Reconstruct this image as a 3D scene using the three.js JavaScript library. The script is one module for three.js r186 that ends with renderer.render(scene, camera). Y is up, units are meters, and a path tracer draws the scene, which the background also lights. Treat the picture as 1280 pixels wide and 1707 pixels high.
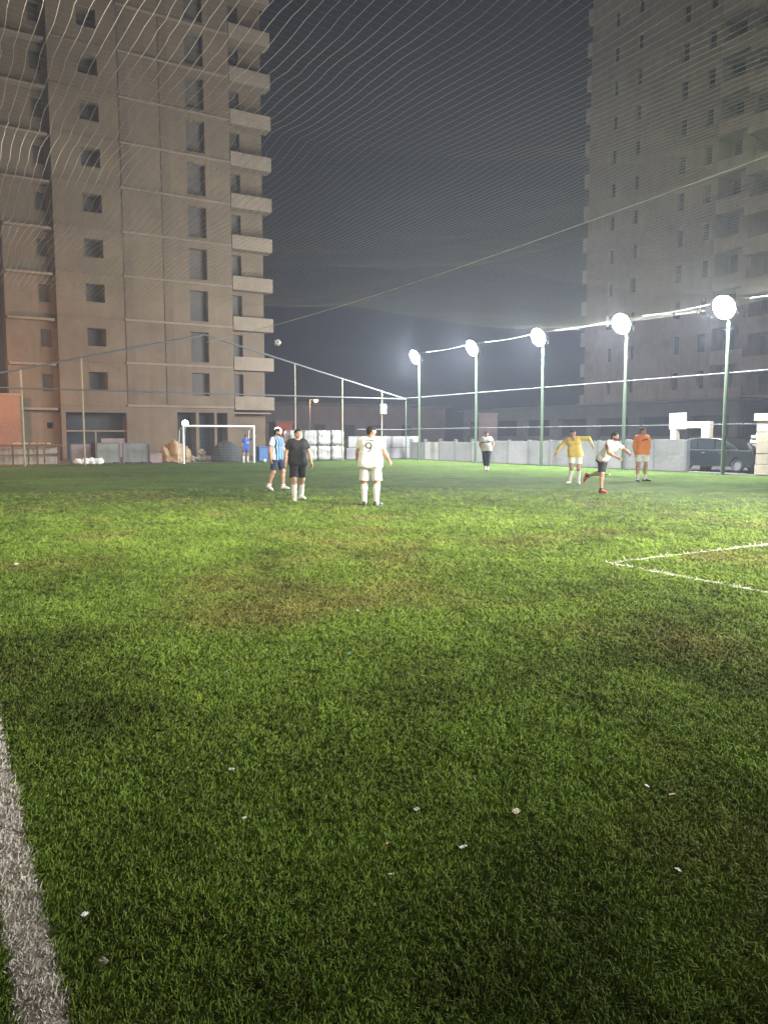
import * as THREE from 'three';
import { mergeGeometries } from 'three/addons/utils/BufferGeometryUtils.js';
import { RoundedBoxGeometry } from 'three/addons/geometries/RoundedBoxGeometry.js';

// World: x runs across the pitch (left touchline 0.2, right 27), y is up, -z runs along the pitch ("u", far goal line 43.3).
const scene = new THREE.Scene();
const camera = new THREE.PerspectiveCamera(67.02, 767 / 1024, 0.1, 600);
camera.position.set(0, 1.55, 0);
camera.rotation.set(THREE.MathUtils.degToRad(-5.6), THREE.MathUtils.degToRad(-30.5), 0, 'YXZ');
scene.add(camera);

const renderer = new THREE.WebGLRenderer({ antialias: true });
renderer.setSize(767, 1024);
renderer.toneMapping = THREE.LinearToneMapping;
renderer.toneMappingExposure = 1.0;
renderer.shadowMap.enabled = true;
renderer.shadowMap.type = THREE.PCFSoftShadowMap;

// night sky: a dim, even town glow, slightly lighter towards the horizon
{
  const W = 64, H = 32, d = new Float32Array(W * H * 4);
  for (let j = 0; j < H; j++) {
    const e = Math.max(0, ((j + 0.5) / H - 0.5) * 2), t = Math.pow(1 - e, 2.5);
    for (let i = 0; i < W; i++) d.set([0.0045 + 0.003 * t, 0.004 + 0.004 * t, 0.005 + 0.007 * t, 1], (j * W + i) * 4);
  }
  const sky = new THREE.DataTexture(d, W, H, THREE.RGBAFormat, THREE.FloatType);
  sky.mapping = THREE.EquirectangularReflectionMapping;
  sky.magFilter = THREE.LinearFilter;
  sky.needsUpdate = true;
  scene.background = sky;
  scene.environment = sky;
}
// far-off warm light of the town behind the camera's left shoulder, low over the roofs
const townLight = new THREE.DirectionalLight(new THREE.Color().setRGB(1, 0.84, 0.66), 0.3);
{
  const el = THREE.MathUtils.degToRad(13), az = THREE.MathUtils.degToRad(32); // az: turned from straight behind (-u) to the left
  townLight.position.set(-Math.sin(az) * Math.cos(el) * 120 + 14, Math.sin(el) * 120, Math.cos(az) * Math.cos(el) * 120 - 25);
  townLight.target.position.set(14, 0, -25);
  townLight.castShadow = true;
  townLight.shadow.radius = 12;
  townLight.shadow.mapSize.set(2048, 2048);
  const c = townLight.shadow.camera; c.left = -60; c.right = 60; c.top = 60; c.bottom = -60; c.far = 320;
  scene.add(townLight, townLight.target);
}
const HAZE = 0.0015;
scene.fog = new THREE.FogExp2(new THREE.Color().setRGB(0.82, 0.88, 1.0), HAZE);
const FLOOD = 900, SPILL = 580;   // candela of one pitch floodlight: main beam, and what it sheds sideways

// ---------------------------------------------------------------- helpers
let seed = 20240611;
const rnd = () => { seed = (seed * 1664525 + 1013904223) >>> 0; return seed / 4294967296; };
const rr = (a, b) => a + (b - a) * rnd();
const V3 = (x, y, z) => new THREE.Vector3(x, y, z);
const hash = (x, y, z = 0) => { let h = (x * 374761393 + y * 668265263 + z * 2147483647) | 0; h = Math.imul(h ^ (h >>> 13), 1274126177); return ((h ^ (h >>> 16)) >>> 0) / 4294967296; };
const sm = t => t * t * (3 - 2 * t), mix = (a, b, t) => a + (b - a) * t, clamp = (x, a = 0, b = 1) => Math.min(b, Math.max(a, x));
function noise2(x, y, per = 0) { // value noise, tileable when per > 0
  const xi = Math.floor(x), yi = Math.floor(y), fx = sm(x - xi), fy = sm(y - yi);
  const m = k => per ? ((k % per) + per) % per : k;
  return mix(mix(hash(m(xi), m(yi)), hash(m(xi + 1), m(yi)), fx), mix(hash(m(xi), m(yi + 1)), hash(m(xi + 1), m(yi + 1)), fx), fy);
}
function fbm2(x, y, oct = 4, per = 0) { let s = 0, a = 0.5, n = 0; for (let o = 0; o < oct; o++) { s += a * noise2(x, y, per); n += a; a *= 0.5; x *= 2; y *= 2; per *= 2; } return s / n; }
function noise3(x, y, z) {
  const zi = Math.floor(z), f = sm(z - zi), xi = Math.floor(x), yi = Math.floor(y), fx = sm(x - xi), fy = sm(y - yi);
  const L = k => mix(mix(hash(xi, yi, k), hash(xi + 1, yi, k), fx), mix(hash(xi, yi + 1, k), hash(xi + 1, yi + 1, k), fx), fy);
  return mix(L(zi), L(zi + 1), f);
}
function makeTex(n, metres, fn, srgb = false) {
  const d = new Uint8Array(n * n * 4);
  for (let j = 0; j < n; j++) for (let i = 0; i < n; i++) {
    const c = fn(i / n, j / n);
    for (let k = 0; k < 3; k++) {
      let v = clamp(c[k]);
      if (srgb) v = v <= 0.0031308 ? v * 12.92 : 1.055 * Math.pow(v, 1 / 2.4) - 0.055;
      d[(j * n + i) * 4 + k] = v * 255;
    }
    d[(j * n + i) * 4 + 3] = 255;
  }
  const t = new THREE.DataTexture(d, n, n, THREE.RGBAFormat);
  t.wrapS = t.wrapT = THREE.RepeatWrapping; t.magFilter = THREE.LinearFilter; t.minFilter = THREE.LinearMipmapLinearFilter; t.generateMipmaps = true;
  t.repeat.set(1 / metres, 1 / metres);
  if (srgb) t.colorSpace = THREE.SRGBColorSpace;
  t.needsUpdate = true;
  return t;
}
const lin = (r, g, b) => new THREE.Color().setRGB(r, g, b);
function mat(r, g, b, rough = 0.8, extra = {}) { return new THREE.MeshStandardMaterial({ color: lin(r, g, b), roughness: rough, metalness: 0, ...extra }); }
const used = {};
function numbered(n) { used[n] = (used[n] || 0) + 1; return used[n] === 1 ? n : n + '_' + String(used[n] - 1).padStart(3, '0'); }
function shade(o) { o.traverse(c => { if (c.isMesh) { c.castShadow = true; c.receiveShadow = true; } }); return o; }
function thing(name, label, category, x = 0, y = 0, z = 0, ry = 0, group) {
  const g = new THREE.Group(); g.name = numbered(name); g.position.set(x, y, z); g.rotation.y = ry;
  g.userData = { label, category }; if (group) g.userData.group = group;
  scene.add(g); return g;
}
function part(name, geo, m, parent, label) {
  const o = new THREE.Mesh(geo, m); o.name = name; o.castShadow = o.receiveShadow = true;
  if (label) o.userData.label = label;
  parent.add(o); return o;
}
function solo(name, geo, m, label, category, group) {
  const o = new THREE.Mesh(geo, m); o.name = numbered(name); o.castShadow = o.receiveShadow = true;
  o.userData = { label, category }; if (group) o.userData.group = group; scene.add(o); return o;
}
function setting(name, geo, m) { const o = new THREE.Mesh(geo, m); o.name = numbered(name); o.castShadow = o.receiveShadow = true; o.userData = { kind: 'structure' }; scene.add(o); return o; }
function box(w, h, d, x = 0, y = 0, z = 0, bevel = 0) { // y is the underside
  const g = bevel > 0 ? new RoundedBoxGeometry(w, h, d, 1, Math.min(bevel, w / 2.1, h / 2.1, d / 2.1)) : new THREE.BoxGeometry(w, h, d);
  // uv in metres
  const p = g.attributes.position, n = g.attributes.normal, uv = g.attributes.uv;
  for (let i = 0; i < p.count; i++) {
    const ax = Math.abs(n.getX(i)), ay = Math.abs(n.getY(i)), az = Math.abs(n.getZ(i));
    if (ay > ax && ay > az) uv.setXY(i, p.getX(i) + x, p.getZ(i) + z); else if (ax > az) uv.setXY(i, p.getZ(i) + z, p.getY(i) + y); else uv.setXY(i, p.getX(i) + x, p.getY(i) + y);
  }
  g.translate(x, y + h / 2, z); return g.index ? g.toNonIndexed() : g;
}
function tube(points, r, sides = 6, closed = false) {
  const c = new THREE.CatmullRomCurve3(points, closed, 'catmullrom', 0.2);
  return new THREE.TubeGeometry(c, Math.max(1, points.length === 2 ? 1 : points.length * 3), r, sides, closed);
}
function bar(a, b, r, sides = 8, r2 = r) {
  const d = b.clone().sub(a), L = d.length(), g = new THREE.CylinderGeometry(r2, r, L, sides, 1);
  g.translate(0, L / 2, 0); g.applyQuaternion(new THREE.Quaternion().setFromUnitVectors(V3(0, 1, 0), d.normalize())); g.translate(a.x, a.y, a.z); return g;
}
const merge = gs => mergeGeometries(gs.map(g => { const h = g.index ? g.toNonIndexed() : g; for (const k of Object.keys(h.attributes)) if (!['position', 'normal', 'uv'].includes(k)) h.deleteAttribute(k); return h; }));

// ---------------------------------------------------------------- textures and materials
const concreteTone = makeTex(512, 9, (u, v) => {
  const a = fbm2(u * 6, v * 6, 5, 6), s = fbm2(u * 40, v * 5, 3, 40) , w = fbm2(u * 24 + 3, v * 24, 3, 24);
  const t = 0.66 + 0.34 * a + 0.16 * (s - 0.5) + 0.12 * (w - 0.5);
  return [t, t * (0.985 + 0.03 * (a - 0.5)), t * (0.96 + 0.06 * (w - 0.5))];
}, true);
const concreteBump = makeTex(256, 1.6, (u, v) => { const t = fbm2(u * 12, v * 12, 5, 12); return [t, t, t]; });
const concrete = (r, g, b, rough = 0.92) => mat(r, g, b, rough, { map: concreteTone, bumpMap: concreteBump, bumpScale: 0.01 });
const M = {
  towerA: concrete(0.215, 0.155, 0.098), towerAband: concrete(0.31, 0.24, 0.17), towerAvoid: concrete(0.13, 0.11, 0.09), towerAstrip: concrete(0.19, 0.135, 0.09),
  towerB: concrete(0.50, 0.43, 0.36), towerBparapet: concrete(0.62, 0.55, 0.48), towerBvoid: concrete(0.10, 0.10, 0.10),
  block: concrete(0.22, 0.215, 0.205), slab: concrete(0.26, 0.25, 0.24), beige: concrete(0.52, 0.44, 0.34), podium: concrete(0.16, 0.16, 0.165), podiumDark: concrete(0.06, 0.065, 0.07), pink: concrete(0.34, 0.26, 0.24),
  greenPaint: mat(0.065, 0.095, 0.055, 0.7), steel: mat(0.11, 0.11, 0.105, 0.7), cable: mat(0.26, 0.26, 0.25, 0.8), yellowPost: mat(0.30, 0.27, 0.16, 0.6),
  lampBody: mat(0.05, 0.05, 0.055, 0.4, { metalness: 0.5 }), white: mat(0.78, 0.78, 0.75, 0.45), whiteRough: mat(0.72, 0.71, 0.68, 0.85),
  rust: mat(0.12, 0.07, 0.045, 0.85), wood: mat(0.22, 0.15, 0.09, 0.85), dark: mat(0.03, 0.032, 0.035, 0.8), blueCrate: mat(0.03, 0.10, 0.24, 0.5), sand: mat(0.42, 0.28, 0.14, 0.95),
};

// ---------------------------------------------------------------- ground
{
  const dirt = makeTex(256, 6, (u, v) => { const a = fbm2(u * 8, v * 8, 5, 8), t = 0.07 + 0.08 * a; return [t * 1.08, t, t * 0.86]; }, true);
  const g = new THREE.PlaneGeometry(700, 700); g.rotateX(-Math.PI / 2);
  const uv = g.attributes.uv, p = g.attributes.position; for (let i = 0; i < p.count; i++) uv.setXY(i, p.getX(i), p.getZ(i));
  setting('yard_ground', g, new THREE.MeshStandardMaterial({ map: dirt, roughness: 0.95 })).position.y = -0.03;
}
// turf colour as a function of place (m): fibre mix, worn and dusty patches
function turfTone(x, u) {
  const big = fbm2(x * 0.35 + 7, u * 0.35 + 2, 4), mid = fbm2(x * 2.1 + 31, u * 1.6 + 11, 3), fine = fbm2(x * 9, u * 6, 2);
  const t = 0.62 + 0.5 * (big - 0.5) + 0.55 * (mid - 0.5) + 0.35 * (fine - 0.5);
  const brown = clamp((fbm2(x * 0.8 + 70, u * 0.8 + 40, 4) - 0.49) * 3.4);
  return [mix(0.082, 0.096, brown) * t * 2.5, mix(0.125, 0.098, brown) * t * 2.5, mix(0.019, 0.026, brown) * t * 2.5];
}
{
  const turfMap = makeTex(1024, 12, (u, v) => {
    const big = fbm2(u * 5, v * 5, 4, 5), mid = fbm2(u * 24 + 9, v * 24, 3, 24), fine = fbm2(u * 200, v * 90, 3, 200);
    const t = (0.62 + 0.4 * (big - 0.5) + 0.4 * (mid - 0.5) + 0.7 * (fine - 0.5)) * 1.25, b = clamp((fbm2(u * 9 + 40, v * 9, 4, 9) - 0.52) * 3);
    return [mix(0.078, 0.09, b) * t, mix(0.122, 0.098, b) * t, mix(0.026, 0.032, b) * t];
  }, true);
  const turfBump = makeTex(512, 2.4, (u, v) => { const t = fbm2(u * 60, v * 44, 4, 60); return [t, t, t]; });
  const g = new THREE.PlaneGeometry(30, 50); g.rotateX(-Math.PI / 2);
  const uv = g.attributes.uv, p = g.attributes.position; for (let i = 0; i < p.count; i++) uv.setXY(i, p.getX(i), p.getZ(i));
  setting('pitch_turf', g, new THREE.MeshPhysicalMaterial({ map: turfMap, bumpMap: turfBump, bumpScale: 0.02, roughness: 1, specularIntensity: 0.1 })).position.set(13.2, 0, -19.6);
}
// painted lines: [x0, u0, x1, u1, width, strength]
const LINES = [
  [0.165, -2, 0.25, 12, 0.125, 1.1], [0.25, 12, 0.25, 43.3, 0.1, 0.8],
  [7.12, 6.68, 9.45, 6.68, 0.07, 0.5], [9.45, 6.68, 19.6, 6.68, 0.085, 1],
  [7.12, 0, 7.12, 6.68, 0.08, 0.5], [19.6, 0, 19.6, 6.68, 0.085, 0.8],
];
function lineAt(x, u) {
  for (const [x0, u0, x1, u1, w, s] of LINES) {
    const dx = x1 - x0, du = u1 - u0, L = Math.hypot(dx, du), t = ((x - x0) * dx + (u - u0) * du) / L;
    if (t < 0 || t > L) continue;
    const d = Math.abs((x - x0) * du - (u - u0) * dx) / L;
    if (d < w / 2 + 0.012 * (noise2(x * 40, u * 40) - 0.5)) return s;
  }
  return 0;
}
{
  const paint = makeTex(256, 0.9, (u, v) => { const a = fbm2(u * 30, v * 30, 3, 30), t = 0.34 + 0.36 * a; return [t, t * 0.97, t * 0.9]; }, true);
  const m = new THREE.MeshStandardMaterial({ map: paint, roughness: 0.9 });
  for (const [x0, u0, x1, u1, w] of LINES) {
    const L = Math.hypot(x1 - x0, u1 - u0), g = new THREE.PlaneGeometry(w, L); g.rotateX(-Math.PI / 2); g.rotateY(Math.atan2(-(x1 - x0), (u1 - u0)) );
    const uv = g.attributes.uv, p = g.attributes.position; for (let i = 0; i < p.count; i++) uv.setXY(i, p.getX(i), p.getZ(i));
    setting('pitch_line', g, m).position.set((x0 + x1) / 2, 0.004 + 0.0005 * used.pitch_line, -(u0 + u1) / 2);
  }
  const seamMat = mat(0.022, 0.032, 0.014, 0.95);
  for (const pts of [[[9.62, 12.3], [9.5, 11.2], [9.25, 8.9], [9.1, 6.74], [9.0, 4]], [[5.2, 12.55], [6.9, 12.37], [9.62, 12.2], [13, 12.1]], [[6.2, 18.2], [10, 17.9], [16, 17.7]]]) {
    const c = new THREE.CatmullRomCurve3(pts.map(([x, u]) => V3(x, 0, -u))), N = 40, pos = [], idx = [];
    for (let i = 0; i <= N; i++) { const p = c.getPoint(i / N), t = c.getTangent(i / N), w = 0.012 + 0.022 * noise2(i * 0.7, pts[0][0] * 9); pos.push(p.x - t.z * w, 0.003, p.z + t.x * w, p.x + t.z * w, 0.003, p.z - t.x * w); if (i < N) { const k = i * 2; idx.push(k, k + 1, k + 2, k + 1, k + 3, k + 2); } }
    const g = new THREE.BufferGeometry(); g.setAttribute('position', new THREE.Float32BufferAttribute(pos, 3)); g.setIndex(idx); g.computeVertexNormals();
    setting('turf_seam', g, seamMat);
  }
}
// turf fibres: tufts of blades, dense near the camera's corner
{
  const pos = [], idx = [];
  const blades = 7;
  for (let b = 0; b < blades; b++) {
    const a = b * 2.4 + 0.3, r = 0.012 * Math.sqrt((b + 0.5) / blades), x = Math.cos(a) * r, z = Math.sin(a) * r, w = 0.0021, ca = Math.cos(a + 1.1) * w, sa = Math.sin(a + 1.1) * w;
    const h = 0.026 + 0.012 * hash(b, 3), lx = 0.012 * (hash(b, 5) - 0.5) + 0.010, lz = 0.014 * (hash(b, 7) - 0.5) - 0.004, k = pos.length / 3;
    pos.push(x - ca, -0.004, z - sa, x + ca, -0.004, z + sa, x - ca * 0.8 + lx * 0.4, h * 0.6, z - sa * 0.8 + lz * 0.4, x + ca * 0.8 + lx * 0.4, h * 0.6, z + sa * 0.8 + lz * 0.4, x + lx * 1.4, h, z + lz * 1.4);
    idx.push(k, k + 1, k + 2, k + 1, k + 3, k + 2, k + 2, k + 3, k + 4);
  }
  const g = new THREE.BufferGeometry(); g.setAttribute('position', new THREE.Float32BufferAttribute(pos, 3)); g.setIndex(idx); g.computeVertexNormals();
  const bands = [[1.0, 2.2, 9000], [2.2, 3.4, 7000], [3.4, 5.2, 4200], [5.2, 8, 2100], [8, 10, 1200], [10, 12, 850], [12, 14, 560], [14, 16, 360], [16, 18, 220], [18, 20, 120], [20, 23, 55]];
  const list = [];
  for (const [r0, r1, dens] of bands) {
    const a0 = THREE.MathUtils.degToRad(-4), a1 = THREE.MathUtils.degToRad(64), n = Math.round((a1 - a0) / 2 * (r1 * r1 - r0 * r0) * dens);
    for (let i = 0; i < n; i++) { const r = Math.sqrt(mix(r0 * r0, r1 * r1, rnd())), a = mix(a0, a1, rnd()); list.push([Math.sin(a) * r, Math.cos(a) * r, r]); }
  }
  const im = new THREE.InstancedMesh(g, new THREE.MeshPhysicalMaterial({ color: 0xffffff, roughness: 0.8, specularIntensity: 0.25, side: THREE.DoubleSide }), list.length);
  const m4 = new THREE.Matrix4(), q = new THREE.Quaternion(), e = new THREE.Euler(), c = new THREE.Color();
  list.forEach(([x, u, r], i) => {
    const clump = fbm2(x * 14, u * 14, 2), s = (0.26 + 0.42 * clump) * rr(0.75, 1.2) * (1 - 0.03 * Math.max(0, r - 8)), wide = 1 + Math.max(0, r - 3) * 0.15;
    e.set(rr(-0.6, 0.6), rr(-1.9, 1.9), rr(-0.75, 0.3)); q.setFromEuler(e);
    m4.compose(V3(x, 0.002, -u), q, V3(wide * rr(1.0, 1.5), s, wide * rr(1.0, 1.5))); im.setMatrixAt(i, m4);
    const w = lineAt(x + rr(-0.01, 0.01), u + rr(-0.01, 0.01));
    if (w && rnd() < w * 0.92) { const t = rr(0.5, 0.74); c.setRGB(t, t * 0.94, t * 0.83); }
    else { const [R, G, B] = turfTone(x, u), k = rr(0.84, 1.16), y = rr(0.9, 1.14); c.setRGB(R * k * y, G * k, B * k * rr(0.7, 1.2)); if (rnd() < 0.012) c.setRGB(0.2, 0.2, 0.1); }
    im.setColorAt(i, c);
  });
  im.name = 'turf_blades'; im.userData = { kind: 'stuff', label: 'short green artificial turf fibres over the near corner of the pitch', category: 'turf' };
  im.castShadow = im.receiveShadow = true;
  scene.add(im);
}

// ---------------------------------------------------------------- left tower (raw concrete shell), face at u = 55
function wallShape(x0, x1, y0, y1, holes, depth) {
  const s = new THREE.Shape(); s.moveTo(x0, y0); s.lineTo(x1, y0); s.lineTo(x1, y1); s.lineTo(x0, y1); s.closePath();
  for (const [a, b, c, d] of holes) { const h = new THREE.Path(); h.moveTo(a, c); h.lineTo(a, d); h.lineTo(b, d); h.lineTo(b, c); h.closePath(); s.holes.push(h); }
  const g = new THREE.ExtrudeGeometry(s, { depth, bevelEnabled: false }); g.translate(0, 0, -depth); return g;
}
{
  const L0 = 4.76, W = 17.69, N = 14, F0 = 3.7, FH = 2.89, TOP = F0 + FH * N + 0.9;
  const t = thing('concrete_tower', 'tall beige bare concrete tower shell behind the goal on the left', 'building', L0, 0, -55);
  const X = v => v - L0;
  const hA = [], hB = [], hC = [], doors = [];
  for (let k = 0; k < N; k++) {
    const b = F0 + FH * k;
    hA.push([X(6.8), X(7.45), b + 0.8, b + 1.92]);
    hB.push([X(9.58), X(10.77), b + 0.95, b + 2.13]);
    hC.push([X(16.53), X(17.82), k ? b + 0.22 : b + 0.72, b + 2.34]);
    doors.push([X(19.8), X(20.75), b + 0.05, b + 2.45]);
  }
  const open1 = [X(8.03), X(11.93), 0.05, 3.14], open2 = [[X(15.43), X(16.75), 0.05, 3.24], [X(16.98), X(18.12), 0.05, 3.24], [X(18.3), X(19.1), 0.05, 3.24]];
  part('wall', wallShape(X(7.75), X(19.65), 0, TOP, [...hB, ...hC, open1, ...open2], 1.5), M.towerA, t);
  const bayL = part('wall', wallShape(X(4.76), X(7.746), 0, TOP - 0.4, [...hA, [X(6.95), X(7.34), 2.06, 2.45]], 0.8), M.towerA, t); bayL.position.z = -0.7;
  const bayR = part('wall', wallShape(X(19.654), X(22.45), 0, TOP - 0.4, doors, 0.9), M.towerA, t); bayR.position.z = -1.0;
  part('core', box(W - 0.02, TOP - 0.5, 15, W / 2, 0, -1.95 - 7.5), M.towerA, t);
  // what is seen through each unglazed opening: the bare inner wall
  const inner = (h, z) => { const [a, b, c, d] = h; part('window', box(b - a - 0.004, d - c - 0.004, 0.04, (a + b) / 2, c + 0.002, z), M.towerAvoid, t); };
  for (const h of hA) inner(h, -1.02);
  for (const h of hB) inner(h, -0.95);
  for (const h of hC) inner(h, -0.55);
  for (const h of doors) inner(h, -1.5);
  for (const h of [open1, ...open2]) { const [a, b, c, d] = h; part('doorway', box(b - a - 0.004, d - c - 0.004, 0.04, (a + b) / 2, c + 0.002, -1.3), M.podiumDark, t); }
  part('opening_rail', merge([box(3.9, 0.09, 0.09, X(9.98), 1.86, -0.2), box(0.1, 1.86, 0.09, X(9.9), 0, -0.2)]), M.towerAband, t);
  part('infill_panel', box(1.6, 1.3, 0.12, X(11.05), 0.1, -0.28), M.pink, t);
  for (let k = 0; k <= N; k++) {
    const b = F0 + FH * k;
    if (k < N) {
      // shallow infill strips between the floor bands, proud brick piers
      part('pier_strip', box(0.58, FH - 0.24, 0.07, X(12.36), b + 0.06, 0.035), M.towerAstrip, t);
      part('pier_strip', box(0.56, FH - 0.24, 0.07, X(15.02), b + 0.06, 0.035), M.towerAstrip, t);
    }
    part('floor_band', box(7.6, 0.15, 0.12, X(15.8), b - 0.14, 0.06, 0.01), M.towerAband, t);
    part('floor_band', box(3.9, 0.11, 0.07, X(9.75), b - 0.12, 0.035, 0.01), M.towerA, t);
    part('balcony_slab', box(2.78, 0.16, 0.62, X(6.2), b - 0.45, -0.39, 0.01), M.towerAband, t);
    part('balcony_parapet', box(3.1, 0.98, 0.14, X(21.22), b - 0.22, 0.02, 0.015), M.towerAband, t);
    part('balcony_slab', box(3.06, 0.18, 0.9, X(21.22), b - 0.2, -0.51), M.towerA, t);
    part('balcony_parapet', box(0.14, 0.98, 0.9, X(22.7), b - 0.22, -0.51, 0.015), M.towerAband, t);
  }
  part('balcony_slab', box(2.9, 0.1, 0.9, X(21.1), 3.2, -0.49), M.towerAband, t);
  // salmon annex wall at the left foot
  const a = thing('salmon_annex', 'low salmon painted annex wall at the left foot of the concrete tower', 'building', 2.2, 0, -54.2);
  part('wall', box(3.1, 4.1, 3, 1.5, 0, -1.6), concrete(0.30, 0.17, 0.11), a);
  part('coping', box(3.2, 0.14, 3.1, 1.5, 4.1, -1.6, 0.02), M.towerAband, a);
}
// ---------------------------------------------------------------- right tower, face at x = 52
{
  const U0 = 52.3, N = 15, F0 = 4.32, FH = 2.79, TOP = F0 + FH * N + 1;
  const t = thing('balcony_tower', 'tall pale tower with narrow windows and stacked balconies behind the floodlights', 'building', 52, 0, -U0, -Math.PI / 2);
  const cols = [2.8, 5.35, 9.9, 12.3], holes = [];
  for (let k = 0; k < N; k++) for (const c of cols) { const b = F0 + FH * k, w = c > 9 ? 0.34 : 0.3; holes.push([c - w, c + w, b + 0.95, b + 2.15 + (c > 9 ? 0.15 : 0)]); }
  part('wall', wallShape(0, 13.2, 0, TOP, holes, 1.4), M.towerB, t);
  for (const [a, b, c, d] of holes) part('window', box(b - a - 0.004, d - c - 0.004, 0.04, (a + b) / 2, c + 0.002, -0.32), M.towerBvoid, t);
  part('core', box(24.3, TOP - 0.6, 14, 12.15, 0, -2.2 - 7), M.towerB, t);
  for (let k = 0; k < N; k++) {
    const b = F0 + FH * k;
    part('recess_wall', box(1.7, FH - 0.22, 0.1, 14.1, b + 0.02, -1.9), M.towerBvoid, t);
    part('balcony_parapet', box(2.75, 1.05, 0.14, 14.62, b - 0.2, 0.1, 0.015), M.towerBparapet, t);
    part('balcony_slab', box(2.7, 0.18, 2.0, 14.6, b - 0.2, -1.0), M.towerB, t);
    part('partition', box(1.1, FH - 0.2, 1.6, 15.5, b - 0.01, -1.1), M.towerB, t);
    part('balcony_parapet', box(2.5, 1.15, 0.14, 17.35, b - 1.0, 0.75, 0.015), M.towerBparapet, t);
    part('balcony_slab', box(2.5, 0.18, 2.7, 17.35, b - 1.0, -0.7), M.towerB, t);
    part('partition', box(5.2, FH - 0.02, 1.8, 21.2, b, -1.2), M.towerB, t);
    part('corner_balcony', box(0.6, 1.2, 1.6, -0.305, b - 0.2, -0.84, 0.015), M.towerBparapet, t);
  }
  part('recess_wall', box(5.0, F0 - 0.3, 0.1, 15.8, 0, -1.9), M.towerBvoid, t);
}
// low dark arcade in front of the right tower
{
  const t = thing('low_arcade', 'long low dark building with open bays at the foot of the right tower', 'building', 47, 0, -64, -Math.PI / 2);
  const holes = []; for (let i = 0; i < 7; i++) holes.push([0.6 + i * 4.4, 3.9 + i * 4.4, 0.05, 3.0]);
  part('wall', wallShape(0, 31, 0, 4.0, holes, 0.5), M.podium, t);
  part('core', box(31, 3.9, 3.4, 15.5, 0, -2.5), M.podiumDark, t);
  part('roof_slab', box(31.6, 0.18, 4.6, 15.5, 4.0, -1.9, 0.02), M.podium, t);
  for (const [a, b, c, d] of holes) { part('shutter', box(b - a - 0.01, 1.5, 0.05, (a + b) / 2, 0.05, -0.3), M.podium, t); }
  const p = thing('pink_pillar', 'squat pinkish pillar standing by the far corner of the right fence', 'pillar', 42.2, 0, -53.8);
  part('shaft', box(1.15, 3.4, 1.15, 0, 0, 0, 0.03), M.pink, p); part('cap', box(1.3, 0.16, 1.3, 0, 3.4, 0, 0.02), M.pink, p);
}
// houses and street lamp between the towers
{
  const t = thing('low_house', 'dim low house seen between the two towers beyond the yard', 'building', 25, 0, -70);
  const hs = []; for (let i = 0; i < 6; i++) hs.push([1.4 + i * 3.4, 2.6 + i * 3.4, 1.2, 2.7]);
  part('wall', wallShape(0, 24, 0, 4.6, hs, 0.3), concrete(0.16, 0.12, 0.11), t);
  part('core', box(24, 4.5, 8, 12, 0, -4.4), concrete(0.16, 0.12, 0.11), t);
  for (const [a, b, c, d] of hs) part('window', box(b - a - 0.01, d - c - 0.01, 0.03, (a + b) / 2, c, -0.2), M.dark, t);
  part('roof', box(25, 0.25, 9.2, 12, 4.6, -4.2, 0.03), concrete(0.10, 0.085, 0.08), t);
  const r = thing('red_shed', 'small red shed lit orange by the street lamp beyond the pitch', 'shed', 25.6, 0, -61.5);
  part('wall', box(1.5, 2.7, 1.6, 0.75, 0, -0.8, 0.02), concrete(0.22, 0.045, 0.03), r);
  part('roof', box(1.8, 0.1, 1.9, 0.75, 2.7, -0.8, 0.02), M.rust, r);
}
function streetLamp(x, u, h, cd, label, dx) {
  const s = thing('street_lamp', label, 'street lamp', x, 0, -u);
  part('pole', bar(V3(0, 0, 0), V3(0, h + 0.25, 0), 0.07, 10, 0.045), M.steel, s);
  part('arm', bar(V3(0, h + 0.2, 0), V3(dx, h + 0.3, 0.3), 0.03), M.steel, s);
  const hd = part('lamp_head', new THREE.SphereGeometry(0.2, 16, 8, 0, Math.PI * 2, 0, Math.PI / 2).scale(1.5, 0.7, 0.8), M.lampBody, s); hd.position.set(dx, h + 0.2, 0.36);
  const gl = part('lamp_bulb', new THREE.SphereGeometry(0.15, 16, 10).scale(1.3, 0.75, 0.8), new THREE.MeshStandardMaterial({ color: 0xffd9a0, emissive: lin(1, 0.55, 0.2), emissiveIntensity: 14 }), s); gl.position.set(dx, h + 0.13, 0.36);
  const p = new THREE.PointLight(lin(1, 0.45, 0.14), cd, 0, 2); p.position.set(dx, h - 0.02, 0.36); p.castShadow = true; p.shadow.radius = 6; s.add(p);
}
streetLamp(27.6, 59, 4.35, 40, 'orange street lamp glowing beyond the end fence between the towers', 0.4);
streetLamp(1.6, 48.8, 5.4, 190, 'orange street lamp beside the left foot of the concrete tower', 0.5);

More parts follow.
